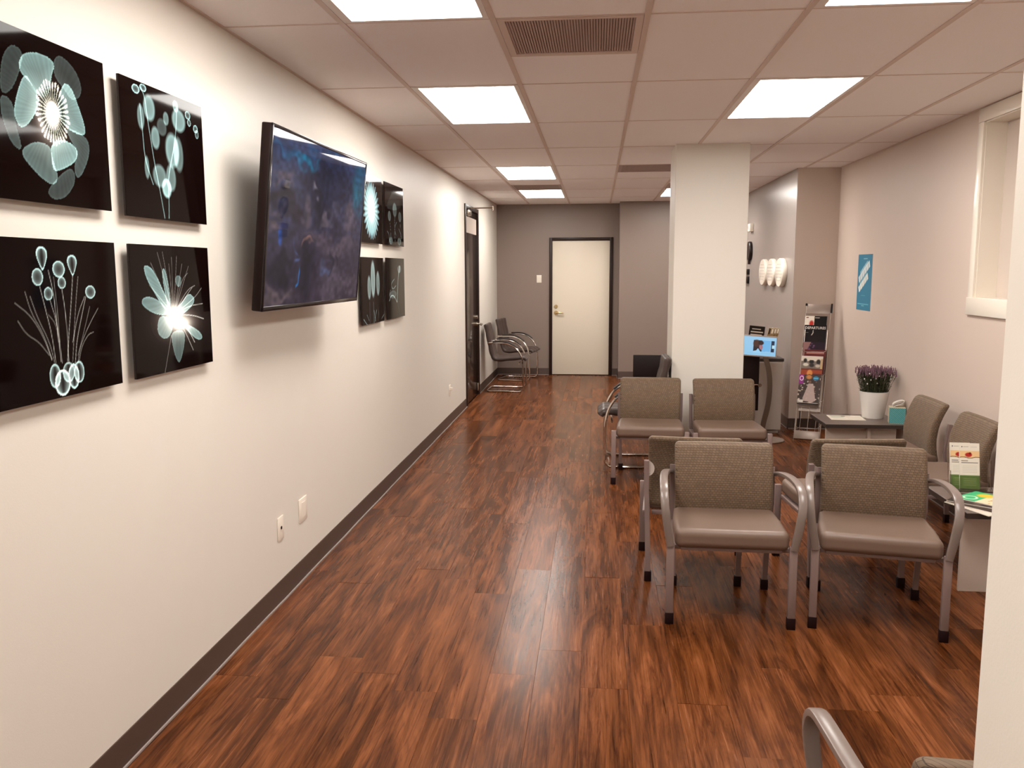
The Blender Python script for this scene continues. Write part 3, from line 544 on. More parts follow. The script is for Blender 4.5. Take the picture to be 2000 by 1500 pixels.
cv.mesh('screen', M['tv'], tv, lambda u, v: ((u-.5)*(TW-2*bz), (v-.5)*(TH-2*bz), .0008))
iv = tv.matrix_world.inverted()
for zz in (1.72, 1.88):
    MB().tube([iv @ Vector((XL+.01, 4.50, zz)), iv @ Vector((-1.42, 4.32, zz))], .014, 8).build('mount_arm', M['black'], tv)
MB().box(-.10, .10, -.13, .13, 0, .012, iv @ Matrix.Translation((XL, 4.50, 1.80)) @ Matrix(((0, 0, 1, 0), (1, 0, 0, 0), (0, 1, 0, 0), (0, 0, 0, 1)))).build('mount_plate', M['black'], tv)

# ================================================================ CHAIRS
def seat_fn(q):
    x, y, z = q
    top = max(0, min(1, (z+.01)/.04))
    z2 = z-top*(.012*math.exp(-((x/.17)**2+((y-.02)/.15)**2)))+top*.004
    return (x*(1-.06*max(0, y)/.2), y-.047, z2+.405)
def back_fn(q):
    x, y, z = q; t = (z+.19)/.38
    yc = .140+.180*(t-.36)**2-.012*(x/.2375)**2
    return (x*(1-.012*(1-t)), y+yc, z+.575)
def make_chair(arms, label):
    t = thing('guest_armchair' if arms else 'armless_chair', label, 'chair')
    MB().cushion(.253, .218, .043, .030, seat_fn, 10, 4).build('seat', M['vinyl'], t, angle=60)
    MB().cushion(.2375, .029, .19, .024, back_fn, 10, 4).build('backrest', M['weave'], t, angle=60)
    sl = MB(); sl.bbox(-.225, .225, -.235, -.205, .345, .364, .003).bbox(-.215, .215, .165, .19, .345, .366, .003).bbox(-.262, -.222, -.22, .19, .345, .364, .003).bbox(.222, .262, -.22, .19, .345, .364, .003)
    sl.build('seat_rail', M['leg'], t)
    prof = [(-.0125, -.012), (.0125, -.012), (.0125, .012), (-.0125, .012)]
    for s in (-1, 1):
        top = .385 if arms else .415
        l = MB().bbox(s*.271-.0175, s*.271+.0175, -.263, -.237, .05, top, .004).build('leg', M['leg'], t)
        MB().bbox(s*.271-.0195, s*.271+.0195, -.265, -.235, 0, .054, .003).build('foot_cap', M['foot'], l)
        l = MB().sweep([(s*.2285, .240, .05), (s*.238, .218, .40), (s*.243, .205, .46), (s*.244, .226, .64)], prof, up=(0, 1, 0)).build('leg', M['leg'], t)
        MB().bbox(s*.228-.0185, s*.228+.0185, .226, .256, 0, .054, .003).build('foot_cap', M['foot'], l)
        # half-round steel plate that ties the back leg to the backrest
        pl = [(s*(.245-.042*math.sin(a)), .595+.042*math.cos(a)) for a in [PI*i/12 for i in range(13)]]
        p = MB().prism(pl if s < 0 else pl[::-1], 'y', .216, .2205); 
        for zz in (.617, .573): disc(p, s*.228, .2235, zz, .005, .003, 'y', 8)
        p.build('back_bracket', M['bracket'], t)
        if arms:
            path = smoothline([(s*.250, .215, .606), (s*.274, .150, .626), (s*.292, .040, .638), (s*.301, -.090, .643), (s*.304, -.215, .634), (s*.302, -.268, .570), (s*.290, -.270, .475), (s*.272, -.258, .372)], 2)
            P = [Vector(q) for q in path]; n = len(P); a = MB(); vs = []; K = 12
            for i, pt in enumerate(P):
                tg = (P[min(i+1, n-1)]-P[max(i-1, 0)]).normalized(); side = Vector((1, 0, 0)); side = (side-tg*side.dot(tg)).normalized(); nm = side.cross(tg)
                wd = .014+.005*min(1, i/(n*.3)) - .003*max(0, (i/n-.75)/.25); th = .010+.003*max(0, (i/n-.5)/.5)
                for q in range(K):
                    an = 2*PI*q/K; cx_, sx_ = math.cos(an), math.sin(an)
                    vs.append(pt+side*wd*math.copysign(abs(cx_)**.4, cx_)+nm*th*math.copysign(abs(sx_)**.45, sx_))
            a.add(vs, [(i*K+q, i*K+(q+1) % K, (i+1)*K+(q+1) % K, (i+1)*K+q) for i in range(n-1) for q in range(K)]+[tuple(range(K))[::-1], tuple((n-1)*K+q for q in range(K))])
            a.build('arm', M['arm'], t, angle=50)
    return t
def put(o, x, y, rz, label=None, group=None):
    o.location = (x, y, 0); o.rotation_euler = (0, 0, math.radians(rz))
    if label: o['label'] = label
    if group: o['group'] = group
    return o
A = make_chair(True, '')
GRP = 'taupe guest armchairs in the middle of the room'
specs = [(.625, 4.068, -2, 'taupe guest armchair nearest the aisle, front row, seat towards the viewer'),
         (1.302, 4.030, -11, 'taupe guest armchair in front of the low table with brochures, turned slightly, front row'),
         (.805, 1.665, 180, 'taupe guest armchair at the bottom right corner, only its arm and top of back showing')]
for i, (x, y, r, lab) in enumerate(specs): put(A if i == 0 else copy_tree(A), x, y, r, lab, GRP)
B = make_chair(False, '')
GB = 'armless taupe chairs in the middle, by the pillar and along the right wall'
specs = [(.525, 4.592, 175.5, 'armless taupe chair seen from behind, back to back with the aisle-side front armchair'),
         (1.315, 4.61, 184, 'armless taupe chair facing away, half hidden behind the right-hand front armchair'),
         (.420, 6.640, -3, 'armless taupe chair left of two against the pillar'),
         (1.000, 6.610, 2, 'armless taupe chair right of two against the pillar'),
         (2.005, 5.82, -90, 'armless taupe chair against the right wall, beside the plant table'),
         (2.02, 5.115, -90, 'armless taupe chair against the right wall, nearer one, behind the brochure stand')]
for i, (x, y, r, lab) in enumerate(specs): put(B if i == 0 else copy_tree(B), x, y, r, lab, GB)

def make_canti():
    t = thing('cantilever_chair', '', 'chair'); hw = .245
    def arc(c, r, a0, a1, n=7): return [(c[0]+r*math.cos(math.radians(a0+(a1-a0)*i/n)), c[1]+r*math.sin(math.radians(a0+(a1-a0)*i/n))) for i in range(n+1)]
    yz = [(.20, .655), (.02, .66), (-.06, .652), (-.14, .62), (-.20, .57), (-.245, .50), (-.268, .42), (-.275, .33), (-.275, .10)]
    yz = [tuple(p) for p in smoothline(yz, 2)]+arc((-.215, .071), .06, 180, 270)+[(.17, .011)]
    for s in (-1, 1):
        p = [(s*hw, y, z) for y, z in yz]+[(s*(hw-.02), .20, .011), (s*(hw-.06), .215, .011), (0, .215, .011)]
        MB().tube(p, .011, 10).build('side_frame', M['chrome'], t)
        ap = smoothline([(s*hw, .13, .676), (s*hw, .0, .679), (s*hw, -.08, .668), (s*hw, -.15, .632), (s*hw, -.20, .590)], 2)
        MB().sweep(ap, [(.016*math.cos(a)*1.0, .010*math.sin(a)) for a in [2*PI*i/10 for i in range(10)]], up=(0, 0, 1)).build('arm_pad', M['rubber_pad'], t)
    MB().tube([(-hw, .17, .655), (-hw+.01, .19, .655), (hw-.01, .19, .655), (hw, .17, .655)], .010, 8).tube([(-hw, -.22, .385), (hw, -.22, .385)], .010, 8).build('cross_bar', M['chrome'], t)
    path = [(-.315, .425), (-.30, .450), (-.25, .458), (-.10, .446), (.06, .430), (.12, .440), (.150, .50), (.175, .62), (.205, .78), (.232, .905)]
    path = smoothline(path, 2); n = len(path); b = MB(); vs = []; th = .032; xs = [-.205+.41*i/16 for i in range(17)]
    for side in (1, -1):
        for i, (y, z) in enumerate(path):
            a, c = path[max(0, i-1)], path[min(n-1, i+1)]; d = Vector((c[0]-a[0], c[1]-a[1])).normalized(); nm = Vector((-d.y, d.x))
            L = i/(n-1); e = th*(1 if 0 < i < n-1 else .3)
            for x in xs:
                q = .006*abs(math.sin(L*PI*8))+.005*abs(math.sin((x+.205)/.41*PI*3))
                o = (e-.011+q) if abs(x) < .2 else e*.35
                vs.append((x, y+nm.x*o*side, z+nm.y*o*side))
    k = len(xs); fs = []
    for s_ in (0, 1):
        for i in range(n-1):
            for j in range(k-1):
                q = (s_*n*k+i*k+j, s_*n*k+i*k+j+1, s_*n*k+(i+1)*k+j+1, s_*n*k+(i+1)*k+j); fs.append(q if s_ == 0 else q[::-1])
    o2 = n*k
    for i in range(n-1): fs += [(i*k, (i+1)*k, o2+(i+1)*k, o2+i*k), (i*k+k-1, o2+i*k+k-1, o2+(i+1)*k+k-1, (i+1)*k+k-1)]
    for j in range(k-1): fs += [(j, o2+j, o2+j+1, j+1), ((n-1)*k+j, (n-1)*k+j+1, o2+(n-1)*k+j+1, o2+(n-1)*k+j)]
    m = [i for i, p in enumerate(path) if p[0] > .10][0]
    b.add(vs, fs).build('quilted_seat', M['leather'], t, angle=70)
    return t
Cc = make_canti(); GC = 'dark quilted chairs on chrome cantilever frames'
for i, (x, y, r, lab) in enumerate([(-1.24, 11.50, 90, 'dark quilted cantilever chair against the left wall, nearer of two by the far corner'),
                                    (-1.20, 12.66, 80, 'dark quilted cantilever chair against the left wall, farther of two in the far corner'),
                                    (.352, 7.19, -90, 'dark quilted cantilever chair with chrome arms beside the left face of the pillar')]):
    put(Cc if i == 0 else copy_tree(Cc), x, y, r, lab, GC)

# ================================================================ TABLES AND WHAT STANDS ON THEM
def low_table(x0, x1, y0, y1, label):
    t = thing('low_table', label, 'table', ((x0+x1)/2, (y0+y1)/2, 0), 0, 'low grey laminate tables along the right wall'); hx, hy = (x1-x0)/2, (y1-y0)/2
    MB().bbox(-hx, hx, -hy, hy, .411, .44, .002, 1).build('table_top', M['lam_top'], t)
    MB().box(-hx-.0015, hx, -hy-.0015, hy, .412, .4385).build('edge_band', M['lam_edge'], t, smooth=False)
    MB().bbox(-hx+.03, hx-.03, -hy+.12, -hy+.138, .0, .411, .0015, 1).build('base_panel', M['lam_panel'], t)
    MB().bbox(.035, .060, -hy+.07, hy-.04, .0, .411, .0015, 1).build('base_panel', M['lam_panel'], t)
    return t
low_table(1.755, 2.345, 6.66, 7.15, 'low grey table with a potted lavender and tissues, in the corner by the magazine rack')
low_table(1.80, 2.345, 4.235, 4.765, 'low grey table with brochures and magazines, at the right edge behind the armchair')

pt = thing('potted_lavender', 'bushy purple lavender in a white round pot on the farther low table', 'potted plant', (2.20, 6.995, .44))
MB().lathe([(.0, .0), (.078, 0), (.082, .006), (.112, .205), (.116, .215), (.110, .215), (.104, .19), (0, .188)], 32).build('pot', M['pot'], pt)
MB().lathe([(0, .19), (.103, .19), (.100, .196), (0, .198)], 20).build('soil', M['soil'], pt)
fo, fl = MB(), MB(); r2 = random.Random(11)
for k in range(300):
    a, rr = r2.random()*2*PI, .095*math.sqrt(r2.random()); bx, by = rr*math.cos(a), rr*math.sin(a)
    tx, ty = bx*1.45+r2.gauss(0, .012), by*1.45+r2.gauss(0, .012); tz = .19+.175+r2.random()*.05
    if k < 210:
        fo.tube([(bx, by, .19), ((bx+tx)/2+r2.gauss(0, .006), (by+ty)/2+r2.gauss(0, .006), (tz+.19)/2), (tx, ty, tz-.03)], .0013, 3)
        w0 = Vector((tx, ty, tz-.035)); d = Vector((r2.gauss(0, .25), r2.gauss(0, .25), 1)).normalized()
        for j in range(4):
            c = w0+d*(.011*j); R_ = .0062-.0008*j
            vs = [c+Vector((R_*math.cos(q), R_*math.sin(q), (-1)**i*.003)) for i, q in enumerate([2*PI*i/5 for i in range(5)])]+[c+d*.010, c-d*.006]
            fl.add(vs, [(i, (i+1) % 5, 5) for i in range(5)]+[((i+1) % 5, i, 6) for i in range(5)])
    for j in range(9):
        f_ = .06+.82*r2.random(); p = Vector((bx, by, .19)).lerp(Vector((tx, ty, tz)), f_); aa = r2.random()*2*PI; L = .020+.022*r2.random()
        d = Vector((math.cos(aa), math.sin(aa), .6)).normalized()*L; s_ = Vector((-math.sin(aa), math.cos(aa), 0))*.0028
        fo.add([p-s_, p+s_, p+d+s_*.3, p+d-s_*.3], [(0, 1, 2, 3)])
tag(fo.build('foliage', M['leaf'], pt, smooth=False), kind='stuff'); tag(fl.build('flower_heads', M['lavender'], pt, smooth=False), kind='stuff')
bd = MB()
for k in range(9):
    a = -PI/2+r2.uniform(-1, 1); r_ = .125; bd.lathe([(0, -.006), (.004, -.003), (.005, 0), (.003, .005), (0, .007)], 6, (r_*math.cos(a), r_*math.sin(a), .26+.14*r2.random()))
tag(bd.build('white_buds', M['pot'], pt), kind='stuff')

tb = thing('tissue_box', 'teal and cream tissue box with a tissue sticking out, right of the white pot', 'tissue box', (2.305, 6.765, .44), math.radians(-14))
MB().bbox(-.058, .058, -.050, .050, 0, .125, .001, 1).build('box', M['cream_box'], tb)
cv = Canvas(.114, .12, 70, (66, 140, 142))
m = (np.sin((cv.X+cv.Y)*2*PI/.014) > .2)&(np.sin((cv.X-cv.Y*.6)*2*PI/.006) > -.3); cv.mix(m*.55, (176, 200, 190)); cv.mix((np.sin((cv.X+cv.Y)*2*PI/.014+PI) > .75)*.6, (40, 100, 110))
cv.mesh('printed_side', M['print'], tb, lambda u, v: (-.057+.114*u, -.0506, .0025+.12*v))
MB().sweep(smoothline([(-.03, 0, .12), (-.035, 0, .145), (-.01, 0, .165), (.03, 0, .178), (.05, 0, .172)], 2), [(-.032, -.0012), (.032, -.0012), (.034, .0012), (-.034, .0012)], up=(0, 0, 1)).sweep(smoothline([(-.03, 0, .12), (-.005, 0, .14), (.03, 0, .15), (.048, 0, .168)], 2), [(-.03, -.0012), (.03, -.0012), (.032, .0012), (-.032, .0012)], up=(0, 0, 1)).build('tissue', M['tissue'], tb)

def sheet(name, label, cat, x, y, z, rz, w_, h_, bg, draw, th=.002, group=None, m='print', nx=60):
    t = thing(name, label, cat, (x, y, z), math.radians(rz), group)
    MB().box(-w_/2, w_/2, -h_/2, h_/2, 0, th).build('pages', M['paper'], t, smooth=False)
    c = Canvas(w_, h_, nx, bg); draw(c); c.mesh('cover', M[m], t, lambda u, v: ((u-.5)*w_*.998, (v-.5)*h_*.998, th+.0004)); return t
def d_form(c):
    c.rect(.08, .86, .70, .93, (120, 112, 100)); c.rect(.08, .45, .45, .82, (196, 198, 180)); c.rect(.40, .70, .52, .86, (120, 115, 98))
    for k in range(9): c.rect(.52, .12+.07*k, .92, .14+.07*k, (190, 182, 168))
    c.rect(.1, .30, .48, .33, (185, 178, 165)); c.rect(.1, .2, .42, .22, (185, 178, 165))
sheet('printed_form', 'white printed sheet lying left of the white pot on the farther low table', 'paper', 1.985, 6.965, .44, -4, .26, .215, (226, 216, 200), d_form, .0015)
cs_ = thing('acrylic_card_stand', 'tiny clear card stand at the back of the farther low table, left of the pot', 'card stand', (2.03, 7.12, .44))
MB().bbox(-.03, .03, -.012, .012, 0, .003, .001, 1).bbox(-.006, .006, -.003, 0, .003, .085, .001, 1).build('stand', M['acrylic'], cs_)

# brochure stand on the nearer low table
bx_, by_ = 1.985, 4.70
bh = thing('brochure_stand', 'clear acrylic brochure stand on the nearer low table, full of green and white leaflets', 'brochure stand', (bx_+.012, by_, .441), math.radians(-3))
lean = Matrix.Rotation(math.radians(-12), 4, 'X')
MB().bbox(-.10, .105, .018, .021, .004, .20, .001, 1, lean).bbox(-.10, .105, -.022, -.019, .004, .07, .001, 1, lean).bbox(-.10, .105, -.055, .045, 0, .004, .001, 1).bbox(.102, .105, -.022, .021, .004, .16, .001, 1, lean).bbox(-.10, -.097, -.022, .021, .004, .10, .001, 1, lean).build('holder', M['acrylic'], bh)
def leaflet(x, yo, label, nm='leaflet'):
    t = thing(nm, label, 'leaflet', (bx_+x, by_+yo, .446), math.radians(-3), 'green and white leaflets in the stand')
    W_, H_ = .100, .245
    MB().box(-W_/2, W_/2, -.004, .004, 0, H_, lean).build('pages', M['paper'], t, smooth=False)
    c = Canvas(W_, H_, 60, (232, 226, 214))
    c.rect(0, 0, 1, .30, (92, 122, 58)); c.rect(.12, .06, .88, .24, (112, 140, 78), .7)
    for k in range(4): c.rect(.22, .08+.045*k, .8, .095+.045*k, (150, 168, 112), .7)
    c.mix(((cv_ := c.V) > .68)*((c.V) < .83), (236, 200, 150)); mm, _ = c.ell(.45, .745, .20, .055, .3); c.mix(mm, (176, 42, 36)); mm, _ = c.ell(.52, .775, .08, .03, .3); c.mix(mm, (120, 24, 20))
    c.mix((np.abs(c.V-(.685+.012*np.sin(c.U*9))) < .008)*1.0, (110, 66, 40))
    c.rect(.08, .605, .42, .622, (70, 60, 56)); c.rect(.08, .565, .93, .582, (88, 76, 70))
    for k in range(5): c.rect(.15, .36+.034*k, .88, .368+.034*k, (200, 195, 186))
    c.rect(.10, .905, .14, .935, (90, 90, 95)); c.rect(.18, .915, .45, .925, (180, 175, 170)); c.rect(.55, .915, .88, .922, (180, 175, 170))
    c.mesh('cover', M['print'], t, lambda u, v: tuple(lean @ Vector(((u-.5)*W_, -.0046, v*H_)))); return t
leaflet(-.032, .007, 'green and white leaflet at the left in the clear stand, partly covered by its neighbour'); leaflet(.012, -.006, 'green and white leaflet with a red berry picture, in front in the clear stand')
# magazines lying at the front edge of the nearer low table
def d_green(c):
    c.rect(0, .62, 1, 1, (60, 178, 118)); mm, _ = c.ell(.30, .82, .20, .14, .2); c.mix(mm, (215, 235, 210)); mm, _ = c.ell(.30, .82, .15, .10, .2); c.mix(mm, (52, 170, 110))
    mm, _ = c.ell(.72, .70, .25, .18, .4); c.mix(mm, (222, 190, 60)); mm, _ = c.ell(.6, .42, .16, .10, .4); c.mix(mm, (190, 88, 34))
    for k in range(14):
        mm, _ = c.ell(rnd.random(), rnd.random()*.5, .05, .025, .5); c.mix(mm, rnd.choice([(200, 140, 70), (232, 205, 150), (150, 96, 44)]))
def d_bw(c):
    for k in range(10): u, v = rnd.random(), rnd.random(); c.rect(u, v, u+.25, v+.10, rnd.choice([(30, 24, 22), (120, 110, 100), (220, 212, 200)]))
def d_dark(c):
    for k in range(8): u, v = rnd.random(), rnd.random(); mm, _ = c.ell(u, v, .2, .1, .5); c.mix(mm*.7, rnd.choice([(70, 56, 48), (40, 26, 22), (110, 90, 78)]))
GM = 'magazines piled on the nearer low table'
sheet('magazine', 'black and white paper at the bottom of the pile, sticking out at the table front', 'magazine', 1.915, 4.345, .441, 24, .21, .27, (216, 206, 192), d_bw, .003, GM)
sheet('magazine', 'dark magazine second from the bottom of the pile on the nearer low table', 'magazine', 1.935, 4.365, .4448, 36, .21, .27, (60, 44, 38), d_dark, .004, GM)
sheet('magazine', 'dark brown magazine under the green one on the nearer low table', 'magazine', 1.940, 4.415, .4496, 52, .20, .27, (44, 30, 26), d_dark, .004, GM)
sheet('magazine', 'food magazine with green masthead on top of the pile on the nearer low table', 'magazine', 1.995, 4.430, .4544, 40, .21, .27, (238, 214, 178), d_green, .004, GM, nx=90)
sheet('white_booklet', 'white booklet at the right of the pile, half under the partition edge view', 'booklet', 2.20, 4.46, .441, 10, .14, .2, (232, 224, 212), lambda c: None, .004, GM)

# ================================================================ MAGAZINE RACK
ux = Vector((math.cos(math.radians(-20)), math.sin(math.radians(-20)), 0)); bs = Vector((1.975, 8.16, 0)); tp = Vector((2.170, 8.68, 1.275))
uz = (tp-bs).normalized(); ux = (ux-uz*ux.dot(uz)).normalized(); uy = uz.cross(ux)     # uy points back
rk = thing('magazine_rack', 'tall leaning wire magazine rack in the corner left of the low plant table', 'magazine rack')
rk.matrix_world = Matrix(((ux.x, uy.x, uz.x, bs.x), (ux.y, uy.y, uz.y, bs.y), (ux.z, uy.z, uz.z, bs.z), (0, 0, 0, 1)))
RL = (tp-bs).length; hw = .115
for s in (-1, 1): 
    MB().tube([(s*hw, 0, .012), (s*hw, 0, RL)], .0055, 8).tube([(s*(hw-.012), -.03, .10), (s*(hw-.012), -.03, RL*.8)], .003, 6).build('side_rail', M['wire'], rk)
MB().bbox(-hw, hw, -.004, .004, RL-.10, RL, .003).build('top_plate', M['rack_grey'], rk)
MB().bbox(-hw, hw, -.045, -.038, .02, .10, .003).bbox(-hw, hw, -.045, .0, .02, .026, .002, 1).build('base_plate', M['rack_grey'], rk)
MB().bbox(-hw+.015, hw-.015, .0, .004, .30, RL-.12, .002, 1).build('back_panel', M['rack_grey'], rk)
MB().bbox(-hw-.012, -hw+.006, -.012, .012, RL-.02, RL+.004, .003).bbox(hw-.006, hw+.012, -.012, .012, RL-.09, RL+.004, .003).build('hinge_cap', M['black'], rk)
w_ = MB()
for s0, off in ((.88, .045), (.63, .06), (.36, .085), (.12, .06)):
    w_.tube([(-hw, 0, s0+.06), (-hw+.005, -off, s0+.02), (-hw+.03, -off-.006, s0), (hw-.03, -off-.006, s0), (hw-.005, -off, s0+.02), (hw, 0, s0+.06)], .0028, 6)
    w_.tube([(-hw+.01, 0, s0-.02), (hw-.01, 0, s0-.02)], .0028, 6)
for x in (-.07, 0, .07): w_.tube([(x, -.03, .10), (x, -.004, .34)], .0022, 6)
w_.build('wire_pocket', M['wire'], rk)
inv = rk.matrix_world.inverted(); 
st = MB()
for s in (-1, 1):
    a = Vector((s*hw*.9, .006, RL*.66)); wpt = rk.matrix_world @ a; foot = Vector((wpt.x+.035, wpt.y+.22, .006)); foot.y = min(foot.y, YA-.03); foot.x = min(foot.x, XR-.03)
    st.tube([a, inv @ foot], .004, 6)
st.build('rear_strut', M['black'], rk)
GR = 'magazines in the leaning rack'
def rack_mag(label, s0, s1, off, xo, W_, bg, draw, extra=None, nx=64):
    t = thing('magazine', label, 'magazine', group=GR); t.matrix_world = rk.matrix_world @ Matrix.Translation((xo, -off, s0))
    H_ = s1-s0
    MB().box(-W_/2, W_/2, 0, .006, 0, H_).build('pages', M['paper'], t, smooth=False)
    c = Canvas(W_, H_, nx, bg); draw(c); c.mesh('cover', M['print'], t, lambda u, v: ((u-.5)*W_, -.0006, v*H_))
    if extra: extra(t, W_, H_)
    return t
TM = lambda x, z: Matrix.Translation((x, -.0012, z)) @ Matrix.Rotation(PI/2, 4, 'X')
def m1(c):
    c.rect(0, .3, .42, 1, (222, 210, 196)); c.rect(.42, .3, 1, 1, (14, 9, 8)); mm, _ = c.ell(.30, .68, .13, .16, .5); c.mix(mm, (170, 44, 36)); mm, _ = c.ell(.72, .72, .27, .14, .1); c.mix(mm, (14, 9, 8)); c.rect(.45, .92, .66, .94, (200, 190, 180)); c.rect(.04, .92, .15, .96, (90, 30, 26))
def m2(c):
    D = c.seg([(.40, .76), (.41, .66), (.35, .56)]); c.mix(D < .004, (190, 180, 168)); c.rect(.02, .655, .2, .675, (150, 140, 130)); mm, _ = c.ell(.5, .3, .5, .3, .8); c.mix(mm*.3, (40, 20, 26))
def m3(c):
    c.mix((c.U < .35-.4*(1-c.V))*.9, (150, 110, 105))
    for k in range(12): mm, _ = c.ell(.15+.35*rnd.random(), .55+.4*rnd.random(), .06, .05, .6); c.mix(mm*.6, (130, 90, 130))
def m4(c): c.rect(0, .7, 1, 1, (92, 26, 22)); c.rect(.08, .83, .92, .90, (190, 130, 122)); c.rect(0, 0, 1, .7, (80, 30, 24))
def m5(c):
    c.rect(0, .80, 1, 1, (215, 204, 190))
    for (u, v, a, b, col) in ((.18, .82, .10, .10, (40, 34, 30)), (.48, .78, .14, .10, (34, 28, 26)), (.8, .78, .12, .12, (44, 34, 28)), (.22, .66, .16, .08, (215, 206, 190)), (.5, .64, .14, .09, (50, 42, 38)), (.78, .62, .14, .08, (190, 176, 160)), (.48, .86, .12, .02, (225, 215, 200)), (.5, .3, .5, .25, (70, 60, 54))):
        mm, _ = c.ell(u, v, a, b, .4); c.mix(mm, col)
    c.rect(.9, .3, 1, .9, (190, 160, 120))
def m6(c):
    c.rect(0, .72, 1, .95, (150, 62, 30)); c.rect(.5, .7, 1, .8, (80, 34, 40)); mm, _ = c.ell(.42, .82, .16, .16, .3); c.mix(mm, (214, 140, 74)); mm, _ = c.ell(.42, .76, .08, .03, .4); c.mix(mm, (120, 60, 30)); c.rect(0, 0, 1, .70, (90, 44, 26))
def m7(c):
    c.I[:] = np.array((62, 46, 40))/255
    for k in range(60):
        mm, _ = c.ell(rnd.random(), .15+.75*rnd.random(), .03+.05*rnd.random(), .02+.03*rnd.random(), .6); c.mix(mm*.85, rnd.choice([(205, 190, 172), (30, 20, 18), (120, 92, 78), (226, 214, 200)]))
    c.rect(0, .68, .22, 1, (140, 44, 128)); mm, _ = c.ell(.78, .885, .15, .075, .15); c.mix(mm, (28, 130, 172)); c.rect(.68, .88, .88, .89, (170, 210, 220)); mm, _ = c.ell(.46, .92, .18, .10, .5); c.mix(mm, (200, 130, 70))
    ins = c.inside([(.46, .70), (.68, .70), (.84, .14), (.70, .08), (.60, .05), (.50, .10), (.28, .12), (.24, .2)]); c.mix(ins*.95, (186, 164, 156)); mm, _ = c.ell(.52, .76, .08, .05, .3); c.mix(mm, (120, 84, 66)); c.rect(.02, .05, .28, .15, (220, 214, 205)); c.rect(0, 0, 1, .04, (40, 24, 20))
M['ink_white'] = mat('cover_lettering_white', (.62, .56, .50), .4)
M['ink_pink'] = mat('cover_lettering_pink', (.85, .66, .74), .4)
rack_mag('black and white topped magazine at the very top of the leaning rack', 1.02, 1.262, .010, -.015, .200, (30, 20, 18), m1)
rack_mag('black magazine with the white title DEPARTURES near the top of the leaning rack', .93, 1.165, .022, -.012, .205, (15, 5, 8), m2, lambda t, W_, H_: text_mesh('title', 'DEPARTURES', .036, M['ink_white'], t, TM(-W_/2+.006, H_-.042) @ Matrix.Scale(.90, 4, (1, 0, 0)), .0006))
rack_mag('dark purple magazine just below the black titled one in the rack', .78, .985, .034, -.008, .200, (34, 14, 30), m3)
rack_mag('dark red magazine in the middle of the leaning rack', .66, .905, .046, .010, .195, (92, 26, 22), m4)
rack_mag('magazine with a black and white group photo in the leaning rack', .58, .835, .058, -.010, .195, (120, 108, 98), m5)
rack_mag('orange magazine with a face, just above the lowest one in the rack', .45, .705, .070, -.006, .190, (110, 46, 28), m6)
rack_mag('magazine with a large O and a pale gown, lowest in the rack', .345, .640, .084, -.012, .195, (62, 46, 40), m7, lambda t, W_, H_: text_mesh('title', 'O', .070, M['ink_pink'], t, TM(-W_/2+.003, H_-.062) @ Matrix.Scale(.72, 4, (1, 0, 0)), .0006), 90)

# ================================================================ WALL ITEMS ON THE RIGHT
ps = thing('wall_poster', 'narrow teal poster with slanted white lettering on the right wall above the plant', 'poster', (XR, 7.955, 1.498), -PI/2)
PWd, PH = .405, .495
MB().box(-PWd/2, PWd/2, -.003, 0, -PH/2, PH/2).build('sheet', M['paper'], ps, smooth=False)
cv = Canvas(PWd, PH, 110, (44, 124, 156))
def slant(u, v, L, th, col, a, br=0):
    ang = math.radians(27); dx, dy = math.cos(ang), math.sin(ang); X = cv.X-u*PWd; Y = cv.Y-v*PH; s_ = X*dx+Y*dy; n_2 = -X*dy+Y*dx
    m = (s_ > 0)*(s_ < L)*(np.abs(n_2) < th/2)
    if br: m = m*(.55+.45*(np.sin(s_*2*PI/br) > -.8))
    cv.mix(m*a, col)
slant(.20, .655, .22, .035, (190, 215, 225), .75, .05); slant(.10, .535, .33, .060, (232, 232, 228), .9, .06)
slant(.20, .455, .22, .028, (170, 205, 215), .8, .03); slant(.12, .36, .28, .055, (236, 232, 222), .95, .06)
cv.rect(.38, .915, .66, .925, (140, 190, 205)); cv.rect(.3, .26, .6, .268, (110, 170, 190)); cv.rect(.08, .105, .85, .118, (110, 190, 205)); cv.rect(.35, .075, .55, .09, (130, 190, 200))
cv.mesh('print', M['print'], ps, lambda u, v: ((u-.5)*PWd, -.0036, (v-.5)*PH))

GPq = 'round white plaques in a row on the grey wall'
for nm, yy, lab in (('l', 10.30, 'round white wall plaque, farthest of three on the grey wall'), ('m', 9.84, 'round white wall plaque, middle one of three on the grey wall'), ('r', 9.37, 'round white wall plaque, nearest of three, right by the wall corner')):
    t = thing('round_plaque', lab, 'plaque', (XA, yy, 1.582), -PI/2, GPq)
    p = MB(); r = .200; pr = [(r-.006, -.048), (r, -.042), (r, -.006), (r-.004, 0)]
    seg = 48; vs = []; 
    for rr_, dy in [(0, -.048)]+pr: vs += [(rr_*math.cos(2*PI*i/seg), dy, rr_*.75*math.sin(2*PI*i/seg)) for i in range(seg)]
    p.add(vs, [((a+1)*seg+i, (a+1)*seg+(i+1) % seg, a*seg+(i+1) % seg, a*seg+i) for a in range(4) for i in range(seg)]); p.build('disc', M['white_plastic'], t, angle=50)
    q = MB()
    for k, wd in enumerate((.10, .16, .12, .17, .13, .08)):
        z = .085-.034*k; n = int(wd*2/.03)
        for j in range(n): x = -wd+(j+.15)*2*wd/n; q.box(x, x+2*wd/n*.7, -.0488, -.048, z-.004, z+.004)
    tag(q.build('engraved_lines', M['paper_grey'], t, smooth=False), kind='stuff')
t = thing('thermostat', 'small white box high on the grey wall beside the pillar', 'thermostat', (XA, 11.30, 2.14), -PI/2)
MB().bbox(-.09, .09, -.05, 0, -.05, .05, .008).build('case', M['white_plastic'], t); MB().bbox(-.05, .02, -.053, -.049, -.02, .02, .001, 1).build('display', M['paper_grey'], t)
